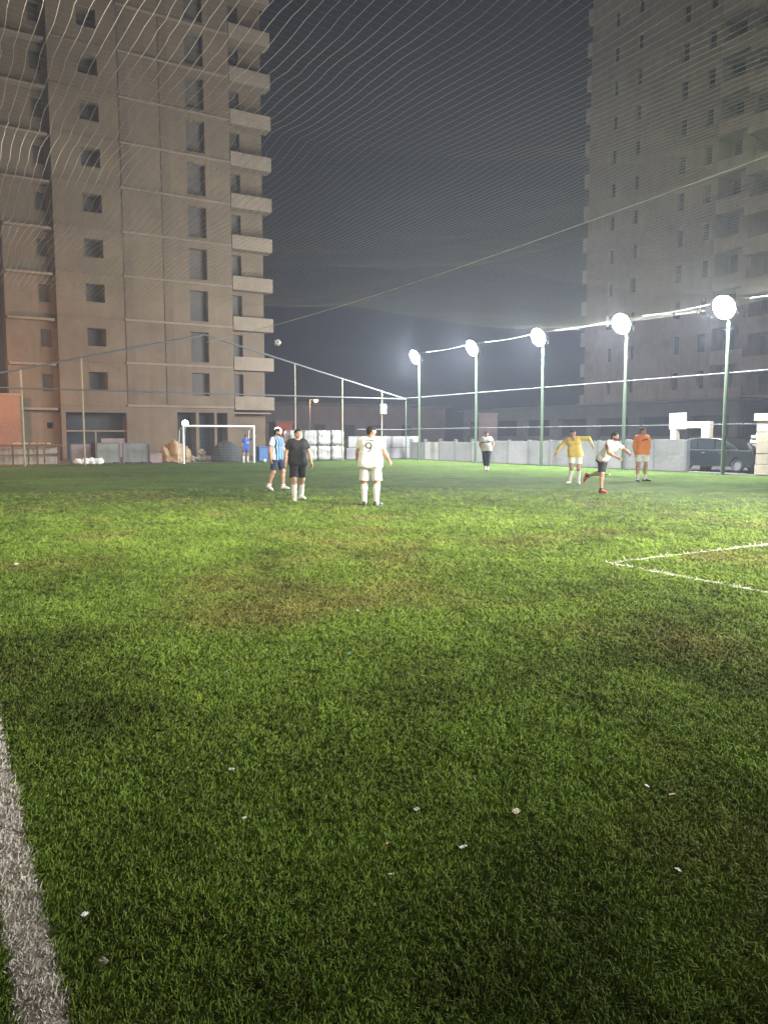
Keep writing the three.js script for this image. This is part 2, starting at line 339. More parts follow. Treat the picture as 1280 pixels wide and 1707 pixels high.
// ---------------------------------------------------------------- floodlights along both touchlines
const floodU = [42.2, 36.2, 30.6, 25.1, 19.9, 14.4, 9.0];
function floodlight(x, u, side, color, cd, spill, label, near) {
  const H = 6.6, s = thing('floodlight', label, 'floodlight', x, 0, -u, side === 0 ? Math.PI + 0.6 : side < 0 ? -Math.PI / 2 : Math.PI / 2, side === 0 ? 'floodlights behind the near goal line' : side < 0 ? 'floodlights on the right touchline' : 'floodlights on the left touchline');
  // local +z faces the pitch
  part('pole', bar(V3(0, 0, 0), V3(0, H + 0.15, 0), 0.085, 12, 0.06), M.greenPaint, s);
  part('base_plate', merge([box(0.34, 0.02, 0.34, 0, 0.0, 0), ...[-1, 1].flatMap(a => [-1, 1].map(b => new THREE.CylinderGeometry(0.016, 0.016, 0.05, 6).translate(a * 0.13, 0.04, b * 0.13)))]), M.greenPaint, s);
  part('cross_arm', box(0.95, 0.06, 0.06, 0, H - 0.34, 0.1, 0.01), M.greenPaint, s);
  const hd = part('lamp_housing', merge([new THREE.CylinderGeometry(0.5, 0.42, 0.16, 28).rotateX(Math.PI / 2), ...Array.from({ length: 9 }, (_, i) => box(0.025, 0.5, 0.12, -0.28 + i * 0.07, -0.25, -0.13)), bar(V3(-0.52, -0.3, -0.04), V3(-0.52, 0.05, 0), 0.02), bar(V3(0.52, -0.3, -0.04), V3(0.52, 0.05, 0), 0.02)]), M.lampBody, s);
  hd.position.set(0, H, 0.28); hd.rotation.x = 0.42;
  part('lamp_panel', new THREE.SphereGeometry(0.47, 24, 8, 0, Math.PI * 2, 0, Math.PI / 2).scale(1, 0.16, 1).rotateX(Math.PI / 2).translate(0, 0, 0.082), new THREE.MeshStandardMaterial({ color: 0xffffff, emissive: color, emissiveIntensity: 30 }), hd);
  const p = new THREE.SpotLight(color, cd, 0, near ? (side ? 0.6 : 0.77) : spill ? 1.1 : 0.85, 1, 2); p.castShadow = true; p.shadow.radius = 10; p.position.set(0, H - 0.16, 0.28 + 0.42); p.target.position.set(0, H - 0.13 - (near ? (side ? 0.32 : 0.64) : 0.85), 0.66 + 1); s.add(p, p.target);
  if (spill) { const q = new THREE.PointLight(color, spill, 0, 2); q.castShadow = true; q.shadow.radius = 10; q.position.set(0, H - 0.16, 0.28 + 0.44); s.add(q); }
}
const cool = lin(0.86, 0.93, 1), warm = lin(1, 0.9, 0.74);
const order = ['farthest floodlight of the right row, at the far corner of the pitch', 'second floodlight from the far corner in the right row', 'middle floodlight of the five in the right row', 'fourth floodlight from the far corner in the right row', 'nearest and largest floodlight of the right row, above the parked car', 'sixth floodlight from the far corner on the right touchline', 'seventh floodlight from the far corner on the right touchline'];
floodU.forEach((u, i) => floodlight(27.5, u, -1, cool, FLOOD * (i < 5 ? 0.03 : 1.2), i < 5 ? SPILL : 0, order[i], i > 4));
const orderL = ['floodlight on the left touchline nearest the far goal line', 'second floodlight from the far end on the left touchline', 'third floodlight from the far end on the left touchline', 'fourth floodlight from the far end on the left touchline', 'fifth floodlight from the far end on the left touchline', 'sixth floodlight from the far end on the left touchline', 'seventh floodlight from the far end on the left touchline', 'floodlight on the left touchline nearest the camera corner'];
floodU.forEach((u, i) => floodlight(-1.3, u, 1, warm, FLOOD * 0.13, 0, orderL[i]));
[16, 22].forEach((x, i) => floodlight(x, -3.2, 0, lin(1, 0.95, 0.86), FLOOD * 3.1, 0, i ? 'floodlight behind the near goal line, right of its twin' : 'floodlight behind the near goal line, left of its twin', true));
// cables strung along the lamp tops and down the middle of the roof
{
  const pts = []; for (let i = 0; i < floodU.length; i++) { pts.push(V3(27.45, 6.85, -floodU[i])); const b = floodU[i + 1] ?? 0; pts.push(V3(27.45, 6.78, -(floodU[i] + b) / 2)); } pts.push(V3(27.45, 6.85, 4));
  solo('lamp_cable', tube(pts, 0.016, 6), M.cable, 'taut white cable joining the tops of the right floodlight row', 'cable');
  const q = []; for (let i = 0; i <= 9; i++) q.push(V3(14.1, 7.15 - 0.45 * Math.sin(Math.PI * i / 9) - 0.25 * (1 - i / 9), -(44 - i * 4.6)));
  solo('ridge_cable', tube(q, 0.012, 5), M.white, 'pale cable crossing the upper sky under the roof net', 'cable');
}
// ---------------------------------------------------------------- end fence (gable frame) and side fence
{
  const t = thing('end_fence', 'gable shaped steel pipe frame of the fence behind the far goal', 'fence', 14, 0, -44);
  const gab = v => 4.0 + 0.245 * (13.6 - Math.abs(v - 14));
  for (const v of [1.2, 4.35, 7.3, 19.6, 22.85, 25.75]) part('post', bar(V3(v - 14, 0, 0), V3(v - 14, gab(v), 0), 0.045, 8), M.yellowPost, t);
  part('eave_rail', bar(V3(0.3 - 14, 4.0, 0.06), V3(27.6 - 14, 4.0, 0.06), 0.04, 8), M.steel, t);
  part('gable_rail', bar(V3(0.4 - 14, 4.0, 0), V3(0, 7.33, 0), 0.05, 8), M.steel, t);
  part('gable_rail', bar(V3(27.6 - 14, 4.0, 0), V3(0, 7.33, 0), 0.05, 8), M.steel, t);
  part('mid_rail', bar(V3(23.9 - 14, 1.98, 0.06), V3(27.5 - 14, 1.98, 0.06), 0.03, 8), M.steel, t);
  const s = thing('side_fence', 'long pipe rail fence running under the right row of floodlights', 'fence', 27.62, 0, -22);
  const z = u => 22 - u;
  part('eave_rail', bar(V3(0, 4.05, z(44)), V3(0, 4.05, z(4)), 0.032, 8), M.steel, s);
  part('mid_rail', bar(V3(0, 2.02, z(44)), V3(0, 2.02, z(4)), 0.022, 8), M.steel, s);
  for (const u of [44, 5]) part('post', bar(V3(0, 0, z(u)), V3(0, 4.1, z(u)), 0.04, 8), M.greenPaint, s);
}
// ---------------------------------------------------------------- roof net
{
  const S = 0.145, x0 = -1, x1 = 25.4, u0 = 0, u1 = 27;
  const height = (x, u) => {
    const half = x < 14.1 ? (x + 1) / 15.1 : (x - 14.1) / 13.2;
    let y = 6.55 - 0.42 * Math.sin(Math.PI * clamp(half)) - 0.16 * Math.pow(Math.abs(Math.sin(Math.PI * (u - 3.2 + 0.25 * x) / 9.5)), 0.8);
    y += 0.16 * (fbm2(x * 0.28 + 5, u * 0.28 + 9, 2) - 0.5) + 0.03 * (fbm2(x * 1.6, u * 1.6, 2) - 0.5);
    return y;
  };
  const off = (x, u) => [0.16 * (fbm2(x * 0.5 + 50, u * 0.7, 3) - 0.5) + 0.03 * (noise2(x * 2.2 + 9, u * 2.6) - 0.5), 0.16 * (fbm2(x * 0.6, u * 0.5 + 80, 3) - 0.5)];
  const strands = (list, r) => {
    const pos = [], idx = [];
    for (const pts of list) {
      const base = pos.length / 3;
      pts.forEach((p, i) => {
        const a = pts[Math.max(0, i - 1)], b = pts[Math.min(pts.length - 1, i + 1)], t = b.clone().sub(a).normalize(), s = V3(t.z, 0, -t.x).normalize(), up = s.clone().cross(t);
        for (let k = 0; k < 3; k++) { const w = k * Math.PI * 2 / 3; pos.push(p.x + r * (Math.cos(w) * s.x + Math.sin(w) * up.x), p.y + r * (Math.cos(w) * s.y + Math.sin(w) * up.y), p.z + r * (Math.cos(w) * s.z + Math.sin(w) * up.z)); }
        if (i) for (let k = 0; k < 3; k++) { const c = base + (i - 1) * 3, k2 = (k + 1) % 3; idx.push(c + k, c + 3 + k, c + k2, c + k2, c + 3 + k, c + 3 + k2); }
      });
    }
    const g = new THREE.BufferGeometry(); g.setAttribute('position', new THREE.Float32BufferAttribute(pos, 3)); g.setIndex(idx); g.computeVertexNormals(); return g;
  };
  const along = [], across = [];
  for (let x = x0; x <= x1; x += S) { const p = []; for (let u = u0; u <= u1; u += u < 18 ? 0.3 : 0.75) { const [a, b] = off(x, u); p.push(V3(x + a + rr(-0.004, 0.004), height(x, u), -u - b * 0.3)); } along.push(p); }
  for (let u = u0; u <= u1; u += u < 20 ? S : S * 1.5) { const p = []; for (let x = x0; x <= x1 + 0.01; x += 0.5) { const [a, b] = off(x, u); p.push(V3(x + a, height(x, u) + 0.002, -u - b)); } across.push(p); }
  const t = thing('roof_net', 'sagging pale rope net stretched over the whole pitch', 'net', 13, 0, -22);
  const m = mat(0.56, 0.52, 0.44, 0.8);
  const a = part('lengthwise_cord', strands(along, 0.0036).translate(-13, 0, 22), m, t); a.userData.kind = 'stuff';
  const c = part('crosswise_cord', strands(across, 0.0004).translate(-13, 0, 22), m, t); c.userData.kind = 'stuff';
}
//@@OBJECTS
// ---------------------------------------------------------------- far goal
{
  const t = thing('goal', 'white football goal standing at the far end of the pitch', 'goal', 14.5, 0, -43.2);
  part('post', bar(V3(-2.08, 0, 0), V3(-2.08, 2.12, 0), 0.06, 12), M.white, t);
  part('post', bar(V3(2.08, 0, 0), V3(2.08, 2.12, 0), 0.06, 12), M.white, t);
  part('crossbar', bar(V3(-2.14, 2.12, 0), V3(2.14, 2.12, 0), 0.06, 12), M.white, t);
  for (const s of [-1, 1]) part('stanchion', merge([bar(V3(s * 2.08, 2.1, 0), V3(s * 2.08, 1.9, -0.75), 0.022, 6), bar(V3(s * 2.08, 1.9, -0.75), V3(s * 2.08, 0.02, -1.1), 0.022, 6), bar(V3(s * 2.08, 0.03, -1.1), V3(s * 2.08, 0.03, 0), 0.022, 6)]), M.white, t);
  const g = [];
  for (let i = 0; i <= 26; i++) { const x = -2.08 + i * 0.16; g.push(bar(V3(x, 2.1, -0.02), V3(x, 1.88, -0.75), 0.0022, 3), bar(V3(x, 1.88, -0.75), V3(x, 0.03, -1.1), 0.0022, 3)); }
  for (let j = 0; j < 12; j++) { const y = 0.03 + j * 0.16, z = mix(-1.1, -0.75, y / 1.88); g.push(bar(V3(-2.08, y, z), V3(2.08, y, z), 0.0022, 3)); }
  part('goal_net', merge(g), mat(0.3, 0.3, 0.28, 0.9), t);
}
// ---------------------------------------------------------------- small white work lamps in the yard behind the goal
function workLamp(x, u, h, w, cd, label) {
  const s = thing('work_lamp', label, 'lamp', x, 0, -u);
  part('stand', merge([bar(V3(0, 0, 0), V3(0, h - w * 0.4, 0), 0.025, 8), bar(V3(-0.3, 0.01, 0.2), V3(0, 0.35, 0), 0.018, 6), bar(V3(0.3, 0.01, 0.2), V3(0, 0.35, 0), 0.018, 6), bar(V3(0, 0.01, -0.35), V3(0, 0.35, 0), 0.018, 6)]), M.lampBody, s);
  const hd = part('lamp_housing', new THREE.CylinderGeometry(w / 2 + 0.03, w / 2 - 0.02, 0.1, 20).rotateX(Math.PI / 2).translate(0, h, 0), M.lampBody, s);
  part('lamp_panel', new THREE.CylinderGeometry(w / 2, w / 2, 0.02, 20).rotateX(Math.PI / 2).translate(0, h, 0.062), new THREE.MeshStandardMaterial({ color: 0xffffff, emissive: lin(0.95, 0.97, 1), emissiveIntensity: 9 }), hd);
  const p = new THREE.PointLight(lin(0.95, 0.97, 1), cd, 0, 2); p.position.set(0, h, 0.25); p.castShadow = true; p.shadow.radius = 6; s.add(p);
}
workLamp(13.05, 45.0, 2.3, 0.36, 9, 'small bright white lamp shining above the left post of the goal');
workLamp(19.5, 46.6, 1.86, 0.52, 9, 'bright white lamp shining from behind the striped player\'s head');

// ---------------------------------------------------------------- footballs
function ball(x, y, z, label) {
  const t = thing('football', label, 'ball', x, y, z, 0.7);
  part('cover', new THREE.SphereGeometry(0.11, 24, 16), M.white, t);
  const ico = new THREE.IcosahedronGeometry(0.1, 0).attributes.position, seen = [], gs = [];
  for (let i = 0; i < ico.count; i++) { const d = V3(ico.getX(i), ico.getY(i), ico.getZ(i)).normalize(); if (seen.some(s => s.distanceTo(d) < 0.1)) continue; seen.push(d); const c = new THREE.SphereGeometry(0.1115, 5, 2, 0, Math.PI * 2, 0, 0.32); c.applyQuaternion(new THREE.Quaternion().setFromUnitVectors(V3(0, 1, 0), d)); gs.push(c); }
  part('dark_patches', merge(gs), mat(0.2, 0.2, 0.21, 0.5), t);
}
ball(9.94, 4.56, -23.64, 'white football high in the air in front of the concrete tower');
ball(17.15, 0.112, -43.0, 'white football on the turf by the goalkeeper and goal post');

// ---------------------------------------------------------------- yard behind the end fence
{
  // rough table of timber and slabs
  let t = thing('work_table', 'rough rusty table with rubble on top at the left foot of the tower', 'table', 3.0, 0, -46);
  part('table_top', box(3.5, 0.1, 1.0, 1.65, 1.0, -0.1, 0.01), M.rust, t);
  for (const x of [0.2, 0.95, 2.15, 3.2]) part('leg', box(0.09, 1.0, 0.09, x, 0, 0.3), M.rust, t);
  part('rail', box(3.2, 0.06, 0.05, 1.7, 0.52, 0.32), M.rust, t);
  for (let i = 0; i < 4; i++) { const s = part('slab', box(0.74, 0.42, 0.12, 0.55 + i * 0.8, 0.03, -0.2, 0.015), M.beige, t); s.rotation.x = -0.03 * i; const s2 = part('slab', box(0.7, 0.34, 0.12, 0.55 + i * 0.8, 0.54, -0.22, 0.015), M.beige, t); s2.rotation.z = 0.01 * (i - 1); }
  for (let i = 0; i < 9; i++) { const g = new THREE.DodecahedronGeometry(rr(0.07, 0.15), 0); g.scale(rr(1, 1.8), rr(0.5, 0.8), rr(0.8, 1.2)); const s = part('rubble', g, i % 3 ? M.sand : M.beige, t); s.position.set(1.0 + i * 0.22 + rr(-0.05, 0.05), 1.14, rr(-0.3, 0.2)); s.rotation.y = rr(0, 3); }
  // sacks
  for (let i = 0; i < 4; i++) {
    const g = new THREE.SphereGeometry(0.24, 14, 10), p = g.attributes.position;
    for (let k = 0; k < p.count; k++) { const n = 0.45 + 1.1 * fbm2(p.getX(k) * 11 + i * 7, p.getY(k) * 11 + p.getZ(k) * 7, 4); p.setXYZ(k, p.getX(k) * n * 1.15, Math.max(-0.12, p.getY(k) * n * 0.8), p.getZ(k) * n); } g.computeVertexNormals();
    const s = solo('plastic_sack', g, M.whiteRough, ['crumpled white sack at the left end of the sack row', 'second white sack from the left in the row by the fence', 'third white sack from the left in the row by the fence', 'white sack at the right end of the sack row'][i], 'sack', 'white sacks heaped by the end fence');
    s.position.set(7.15 + i * 0.33, 0.13 + 0.02 * (i % 2), -45.0 + 0.05 * (i % 2)); s.rotation.set(0.06, i * 1.1, -0.08);
  }
  // panels leaning on the fence
  const panel = (x, w, h, u, m, label, feet) => { const p = thing('barrier_board', label, 'panel', x, 0, -u); part('sheet', box(w, h, 0.07, 0, 0.06, 0, 0.01), m, p); part('frame', merge([box(w + 0.04, 0.05, 0.1, 0, h + 0.06, 0), box(0.06, h + 0.06, 0.1, -w / 2 - 0.02, 0, 0), box(0.06, h + 0.06, 0.1, w / 2 + 0.02, 0, 0)]), M.steel, p); if (feet) for (const s of [-1, 1]) part('foot', box(0.24, 0.09, 0.3, s * w * 0.33, 0, 0.16), M.dark, p); };
  panel(7.45, 1.0, 1.02, 46.2, M.pink, 'brownish pink barrier board behind the white sacks', false);
  panel(8.8, 1.18, 1.08, 45.5, concrete(0.27, 0.29, 0.24), 'grey green barrier board just right of the white sacks', true);
  panel(10.28, 1.3, 1.08, 45.5, concrete(0.24, 0.235, 0.21), 'grey barrier board left of the pink crate', true);
  const dp = thing('site_post', 'short dark post between the barrier boards and pink crate', 'post', 11.06, 0, -45.7); part('shaft', box(0.16, 1.08, 0.12, 0, 0, 0, 0.02), M.dark, dp); part('foot', box(0.3, 0.08, 0.3, 0, 0, 0.02, 0.01), M.dark, dp);
  const pc = thing('pink_crate', 'low pale pink crate beside the sand heap left of the goal', 'crate', 11.5, 0, -46); part('side', box(0.72, 0.5, 0.5, 0, 0, 0, 0.02), concrete(0.42, 0.30, 0.29), pc); part('rim', box(0.78, 0.06, 0.56, 0, 0.5, 0, 0.01), M.pink, pc);
  // heaps
  const heap = (name, x, u, rx, ry, rz, m, label, cat, rough) => { const g = new THREE.SphereGeometry(1, 40, 20, 0, Math.PI * 2, 0, Math.PI / 2), p = g.attributes.position; for (let k = 0; k < p.count; k++) { const a = p.getX(k), b = p.getY(k), c = p.getZ(k), n = 1 + rough * (fbm2(a * 5 + x, c * 5 + b * 6, 4) - 0.5); p.setXYZ(k, a * n * rx, b * n * ry, c * n * rz); } g.computeVertexNormals(); const o = solo(name, g, m, label, cat); o.position.set(x, 0, -u); return o; };
  heap('sand_heap', 13.0, 47.2, 1.1, 1.1, 0.9, M.sand, 'heap of orange sand and rubble left of the goal', 'heap', 0.7);
  heap('dark_heap', 15.95, 46.2, 0.95, 1.27, 0.8, mat(0.035, 0.037, 0.035, 0.9), 'rounded dark covered heap seen through the goal', 'heap', 0.18);
  for (let i = 0; i < 5; i++) { const g = new THREE.DodecahedronGeometry(0.24, 1), p = g.attributes.position; for (let k = 0; k < p.count; k++) { const n = 0.75 + 0.5 * hash(Math.round(p.getX(k) * 50), Math.round(p.getY(k) * 50), i); p.setXYZ(k, p.getX(k) * n, p.getY(k) * n * 0.8, p.getZ(k) * n); } g.computeVertexNormals(); const s = solo('rubble_sack', g, M.beige, ['lowest left of the pale rubble lumps behind the goal', 'second pale rubble lump behind the left half of the goal', 'middle pale rubble lump behind the goal', 'fourth pale rubble lump behind the goal', 'topmost pale rubble lump behind the goal'][i], 'rubble', 'pale rubble behind the goal'); s.position.set(14.0 + (i % 4) * 0.38 + (i > 3 ? 0.6 : 0), i > 3 ? 0.55 : 0.19, -46.9 + (i > 3 ? 0 : 0.05 * i)); s.rotation.y = i; }
  const bb = thing('blue_crate', 'blue plastic crate just right of the goal', 'crate', 18.05, 0, -45.6); part('side', box(0.62, 0.84, 0.5, 0, 0, 0, 0.03), M.blueCrate, bb); part('lid', box(0.68, 0.07, 0.56, 0, 0.84, 0, 0.02), M.blueCrate, bb);
  // bales in two tiers
  const baleGeo = k => { const g = new THREE.BoxGeometry(1, 1, 1, 12, 12, 12), p = g.attributes.position; for (let i = 0; i < p.count; i++) { const x = p.getX(i) * 2, y = p.getY(i) * 2, z = p.getZ(i) * 2, e = 1 / Math.pow(x ** 8 + y ** 8 + z ** 8, 1 / 8), w = Math.abs(fbm2(x * 2.3 + k * 9 + z * 1.7, y * 3.1 + z * 2.2 + k, 4) - 0.5), n = e * (1 - 0.28 * w) * (1 - 0.03 * Math.cos(y * 5)); p.setXYZ(i, x * 0.475 * n, clamp(y * 0.49 * e * (1 - 0.06 * w), -0.475, 0.485), z * 0.475 * n); } g.computeVertexNormals(); return g; };
  const wrap = mat(0.36, 0.35, 0.31, 0.6, { map: concreteTone });
  const geos = [0, 1, 2].map(baleGeo), where = ['hidden left end', 'left', 'middle', 'right'];
  for (let r = 0; r < 2; r++) for (let c = 0; c < 4; c++) { const b = thing('wrapped_bale', `pale wrapped bale in the ${r ? 'upper' : 'lower'} tier, ${['leftmost of four', 'second from the left', 'third from the left', 'rightmost by the slab wall'][c]}`, 'bale', 20.05 + c * 0.99, r * 0.97, -45.3 - 0.03 * c, 0, 'wrapped bales stacked behind the end fence'); const o = part('wrapping', geos[(r + c) % 3], wrap, b); o.position.y = 0.478; o.rotation.y = [0, Math.PI / 2, Math.PI][(r * 2 + c) % 3]; const st = part('strap', merge([box(0.025, 0.95, 0.93, -0.2, 0.004, 0), box(0.025, 0.95, 0.93, 0.22, 0.004, 0)]), M.steel, b); st.position.y = 0; }
  // slab wall
  t = thing('slab_wall', 'low wall of stacked concrete slabs right of the bales', 'wall', 24.3, 0, -46.5);
  for (let r = 0; r < 2; r++) for (let c = 0; c < 3; c++) part('slab', box(1.68, 0.76, 0.2, 0.95 + c * 1.72 + (r ? 0.12 : 0), r * 0.785, (r + c) % 2 * 0.03, 0.02), M.slab, t);
  part('slab', box(0.55, 1.55, 0.24, 5.6, 0, 0.02, 0.02), M.beige, t);
  const wb = thing('hanging_box', 'small white box hung high on the end fence near the far right corner', 'box', 25.75, 3.0, -43.85); part('case', box(0.4, 0.62, 0.22, 0, 0, 0, 0.02), M.white, wb); part('clamp', box(0.1, 0.5, 0.06, 0, 0.05, -0.12), M.steel, wb);
}
// ---------------------------------------------------------------- outside the right fence
{
  const t = thing('panel_wall', 'low grey concrete panel wall along the outside of the right fence', 'wall', 28.6, 0, -33);
  for (let i = 0; i < 13; i++) { const u = 44 - i * 1.72, h = 1.12 + 0.02 * i + 0.06 * hash(i, 3); const p = part('panel', box(0.16, h, 1.66, 0.02 * (i % 2), 0, 33 - u, 0.015), [M.block, M.slab, M.block, concrete(0.42, 0.40, 0.36)][Math.floor(hash(i, 9) * 4)], t); }
  for (let i = 0; i < 14; i++) part('pillar', box(0.22, 1.36, 0.14, 0.02, 0, 33 - (44.86 - i * 1.72), 0.015), M.podium, t);
  const f = thing('concrete_portal', 'beige concrete portal frame behind the white board', 'portal', 31, 0, -24.2);
  part('lintel', box(0.3, 0.3, 2.2, 0, 1.93, 0, 0.02), M.beige, f); part('leg', box(0.3, 1.93, 0.32, 0, 0, -0.9, 0.02), M.beige, f); part('leg', box(0.3, 1.93, 0.42, 0, 0, 0.88, 0.02), M.beige, f);
  const b = thing('notice_board', 'blank white square board tied to the right fence', 'board', 27.56, 1.85, -22.2);
  part('face', box(0.025, 0.68, 0.86, 0, 0, 0, 0.006), M.white, b); part('backing_bar', merge([box(0.03, 0.05, 0.86, 0.03, 0.14, 0), box(0.03, 0.05, 0.86, 0.03, 0.5, 0)]), M.steel, b);
  const p = thing('block_pier', 'tall beige block pier at the right edge beside the parked car', 'pier', 29.2, 0, -18.5);
  for (let r = 0; r < 5; r++) part('block', box(1.1, 0.42, 1.6, 0.012 * (r % 2), r * 0.428, 0.02 * (r % 3), 0.025), M.beige, p);
  part('cap_slab', box(1.22, 0.3, 1.75, 0, 2.15, 0, 0.02), M.beige, p);
  const d = thing('slab_stack', 'short stack of broken slabs between the car and the block pier', 'slabs', 31.9, 0, -21.2);
  for (let r = 0; r < 8; r++) { const s = part('slab', box(0.5 + 0.2 * hash(r, 1), 0.16, 0.55 + 0.2 * hash(r, 2), 0.1 * (hash(r, 4) - 0.5), 0.01 + r * 0.205, 0.15 * (hash(r, 5) - 0.5), 0.015), r % 2 ? M.slab : M.beige, d); s.rotation.y = 0.2 * (hash(r, 6) - 0.5); if (r) part('spacer', box(0.12, 0.05, 0.6, 0.2, r * 0.205 - 0.037, 0), M.wood, d); }
}
// parked car, nose towards the camera end
{
  const t = thing('parked_car', 'dark parked car seen through the right fence', 'car', 30.6, 0, -22.2, -Math.PI / 2);
  const paint = new THREE.MeshPhysicalMaterial({ color: lin(0.012, 0.016, 0.018), roughness: 0.32, metalness: 0.3, clearcoat: 1, clearcoatRoughness: 0.06 });
  const prof = new THREE.Shape();
  prof.moveTo(-2.02, 0.28); prof.lineTo(-2.08, 0.62); prof.quadraticCurveTo(-2.05, 0.86, -1.85, 0.92); prof.lineTo(2.0, 0.92); prof.quadraticCurveTo(2.1, 0.8, 2.08, 0.55); prof.lineTo(2.02, 0.28);
  prof.lineTo(1.66, 0.28); prof.absarc(1.3, 0.3, 0.36, 0, Math.PI, false); prof.lineTo(-0.94, 0.28); prof.absarc(-1.3, 0.3, 0.36, 0, Math.PI, false); prof.closePath();
  const bodyG = new THREE.ExtrudeGeometry(prof, { depth: 1.56, bevelEnabled: true, bevelSize: 0.05, bevelThickness: 0.07, bevelSegments: 3, curveSegments: 14 }); bodyG.translate(0, 0, -0.78);
  const body = part('body', bodyG, paint, t);
  const cab = new THREE.Shape(); cab.moveTo(-1.82, 0.9); cab.quadraticCurveTo(-1.62, 1.32, -1.2, 1.4); cab.quadraticCurveTo(-0.4, 1.5, 0.35, 1.42); cab.quadraticCurveTo(0.75, 1.34, 1.35, 0.92); cab.closePath();
  const cg = new THREE.ExtrudeGeometry(cab, { depth: 1.28, bevelEnabled: true, bevelSize: 0.04, bevelThickness: 0.09, bevelSegments: 3, curveSegments: 10 }); cg.translate(0, 0, -0.64);
  part('cabin', cg, paint, t);
  const glass = new THREE.MeshPhysicalMaterial({ color: lin(0.02, 0.024, 0.026), roughness: 0.05, metalness: 0, clearcoat: 1 });
  for (const s of [-1, 1]) for (const [a, b] of [[-1.5, -0.75], [-0.68, 0.12], [0.19, 0.95]]) {
    const w = new THREE.Shape(); const top = x => 1.36 - 0.09 * Math.pow((x + 0.3) / 1, 2) - (x > 0.3 ? (x - 0.3) * 0.5 : 0) - (x < -1.2 ? (-1.2 - x) * 0.7 : 0);
    w.moveTo(a, 0.95); w.lineTo(b, 0.95); w.lineTo(b, top(b)); w.lineTo((a + b) / 2, top((a + b) / 2)); w.lineTo(a, top(a)); w.closePath();
    const g = new THREE.ExtrudeGeometry(w, { depth: 0.01, bevelEnabled: false }); g.translate(0, 0, s > 0 ? 0.735 : -0.745); part('window', g, glass, t);
  }
  for (const s of [-1, 1]) for (const x of [-1.3, 1.3]) { const w = part('wheel', new THREE.TorusGeometry(0.23, 0.085, 10, 24), M.dark, t); w.position.set(x, 0.315, s * 0.72); part('rim', new THREE.CylinderGeometry(0.19, 0.19, 0.08, 16).rotateX(Math.PI / 2), M.steel, w); }
  for (const s of [-1, 1]) { const h = part('headlight', new THREE.SphereGeometry(0.12, 12, 8).scale(0.5, 0.6, 1.3), M.white, t); h.position.set(2.06, 0.68, s * 0.6); const m = part('mirror', box(0.12, 0.12, 0.2, 0.9, 0.96, s * 0.93, 0.03), paint, t); }
  for (const s of [-1, 1]) for (const x of [-0.35, 0.5]) part('handle', box(0.16, 0.03, 0.03, x, 0.8, s * 0.86, 0.01), M.steel, t);
}
// ---------------------------------------------------------------- litter on the near turf
{
  const bits = [[1.64, 2.21, 0.016, 0, 'bright white scrap lying nearest the bottom centre of the turf'], [1.41, 2.37, 0.014, 1, 'tan scrap left of the bright white scrap'], [1.99, 2.32, 0.02, 2, 'thin pale leaf scrap right of the bright white scrap'], [0.36, 2.49, 0.012, 0, 'white scrap beside the left painted line'], [0.37, 2.23, 0.014, 2, 'dull scrap lowest beside the left painted line'], [1.02, 2.83, 0.009, 0, 'small white speck in the lower left turf'], [1.13, 3.29, 0.012, 0, 'white speck above the lower left speck'], [2.48, 4.69, 0.016, 3, 'teal scrap near the middle of the turf'], [3.17, 5.84, 0.018, 0, 'white speck farthest up the middle turf'], [2.04, 4.77, 0.014, 3, 'pale teal speck left of the teal scrap'], [2.65, 4.0, 0.016, 2, 'pale scrap right below the teal scrap'], [2.63, 2.21, 0.012, 0, 'small white scrap at the lower right'], [2.66, 2.1, 0.014, 1, 'tan strip under the lower right white scrap'], [1.65, 2.54, 0.014, 2, 'pale scrap just above the bright white scrap'], [0.85, 10.07, 0.03, 0, 'white scrap at the far left of the turf'], [1.6, 4.72, 0.016, 3, 'bright teal speck left of middle'], [2.2, 1.7, 0.012, 0, 'white speck at the lower right bottom'], [1.32, 2.19, 0.011, 2, 'pale speck below the tan scrap'], [22.6, 21.4, 0.12, 0, 'curled white paper lying by the right fence']];
  const ms = [M.whiteRough, mat(0.5, 0.26, 0.12, 0.8), mat(0.42, 0.40, 0.30, 0.8), mat(0.12, 0.5, 0.4, 0.6)];
  bits.forEach(([x, u, r, k, label], i) => {
    const g = new THREE.PlaneGeometry(2 * r, 1.2 * r, 4, 3), p = g.attributes.position; for (let j = 0; j < p.count; j++) p.setZ(j, r * 0.3 * (hash(j, i) - 0.3)); g.rotateX(-Math.PI / 2 + 0.25);
    const th = g.toNonIndexed(), lo = th.clone(); lo.translate(0, -0.0012, 0); const o = solo('litter_scrap', merge([th, lo]), ms[k], label, 'litter', 'litter on the turf'); o.geometry.computeVertexNormals();
    o.position.set(x, u > 15 ? 0.07 : 0.034, -u); o.rotation.y = hash(i, 77) * 6;
  });
}
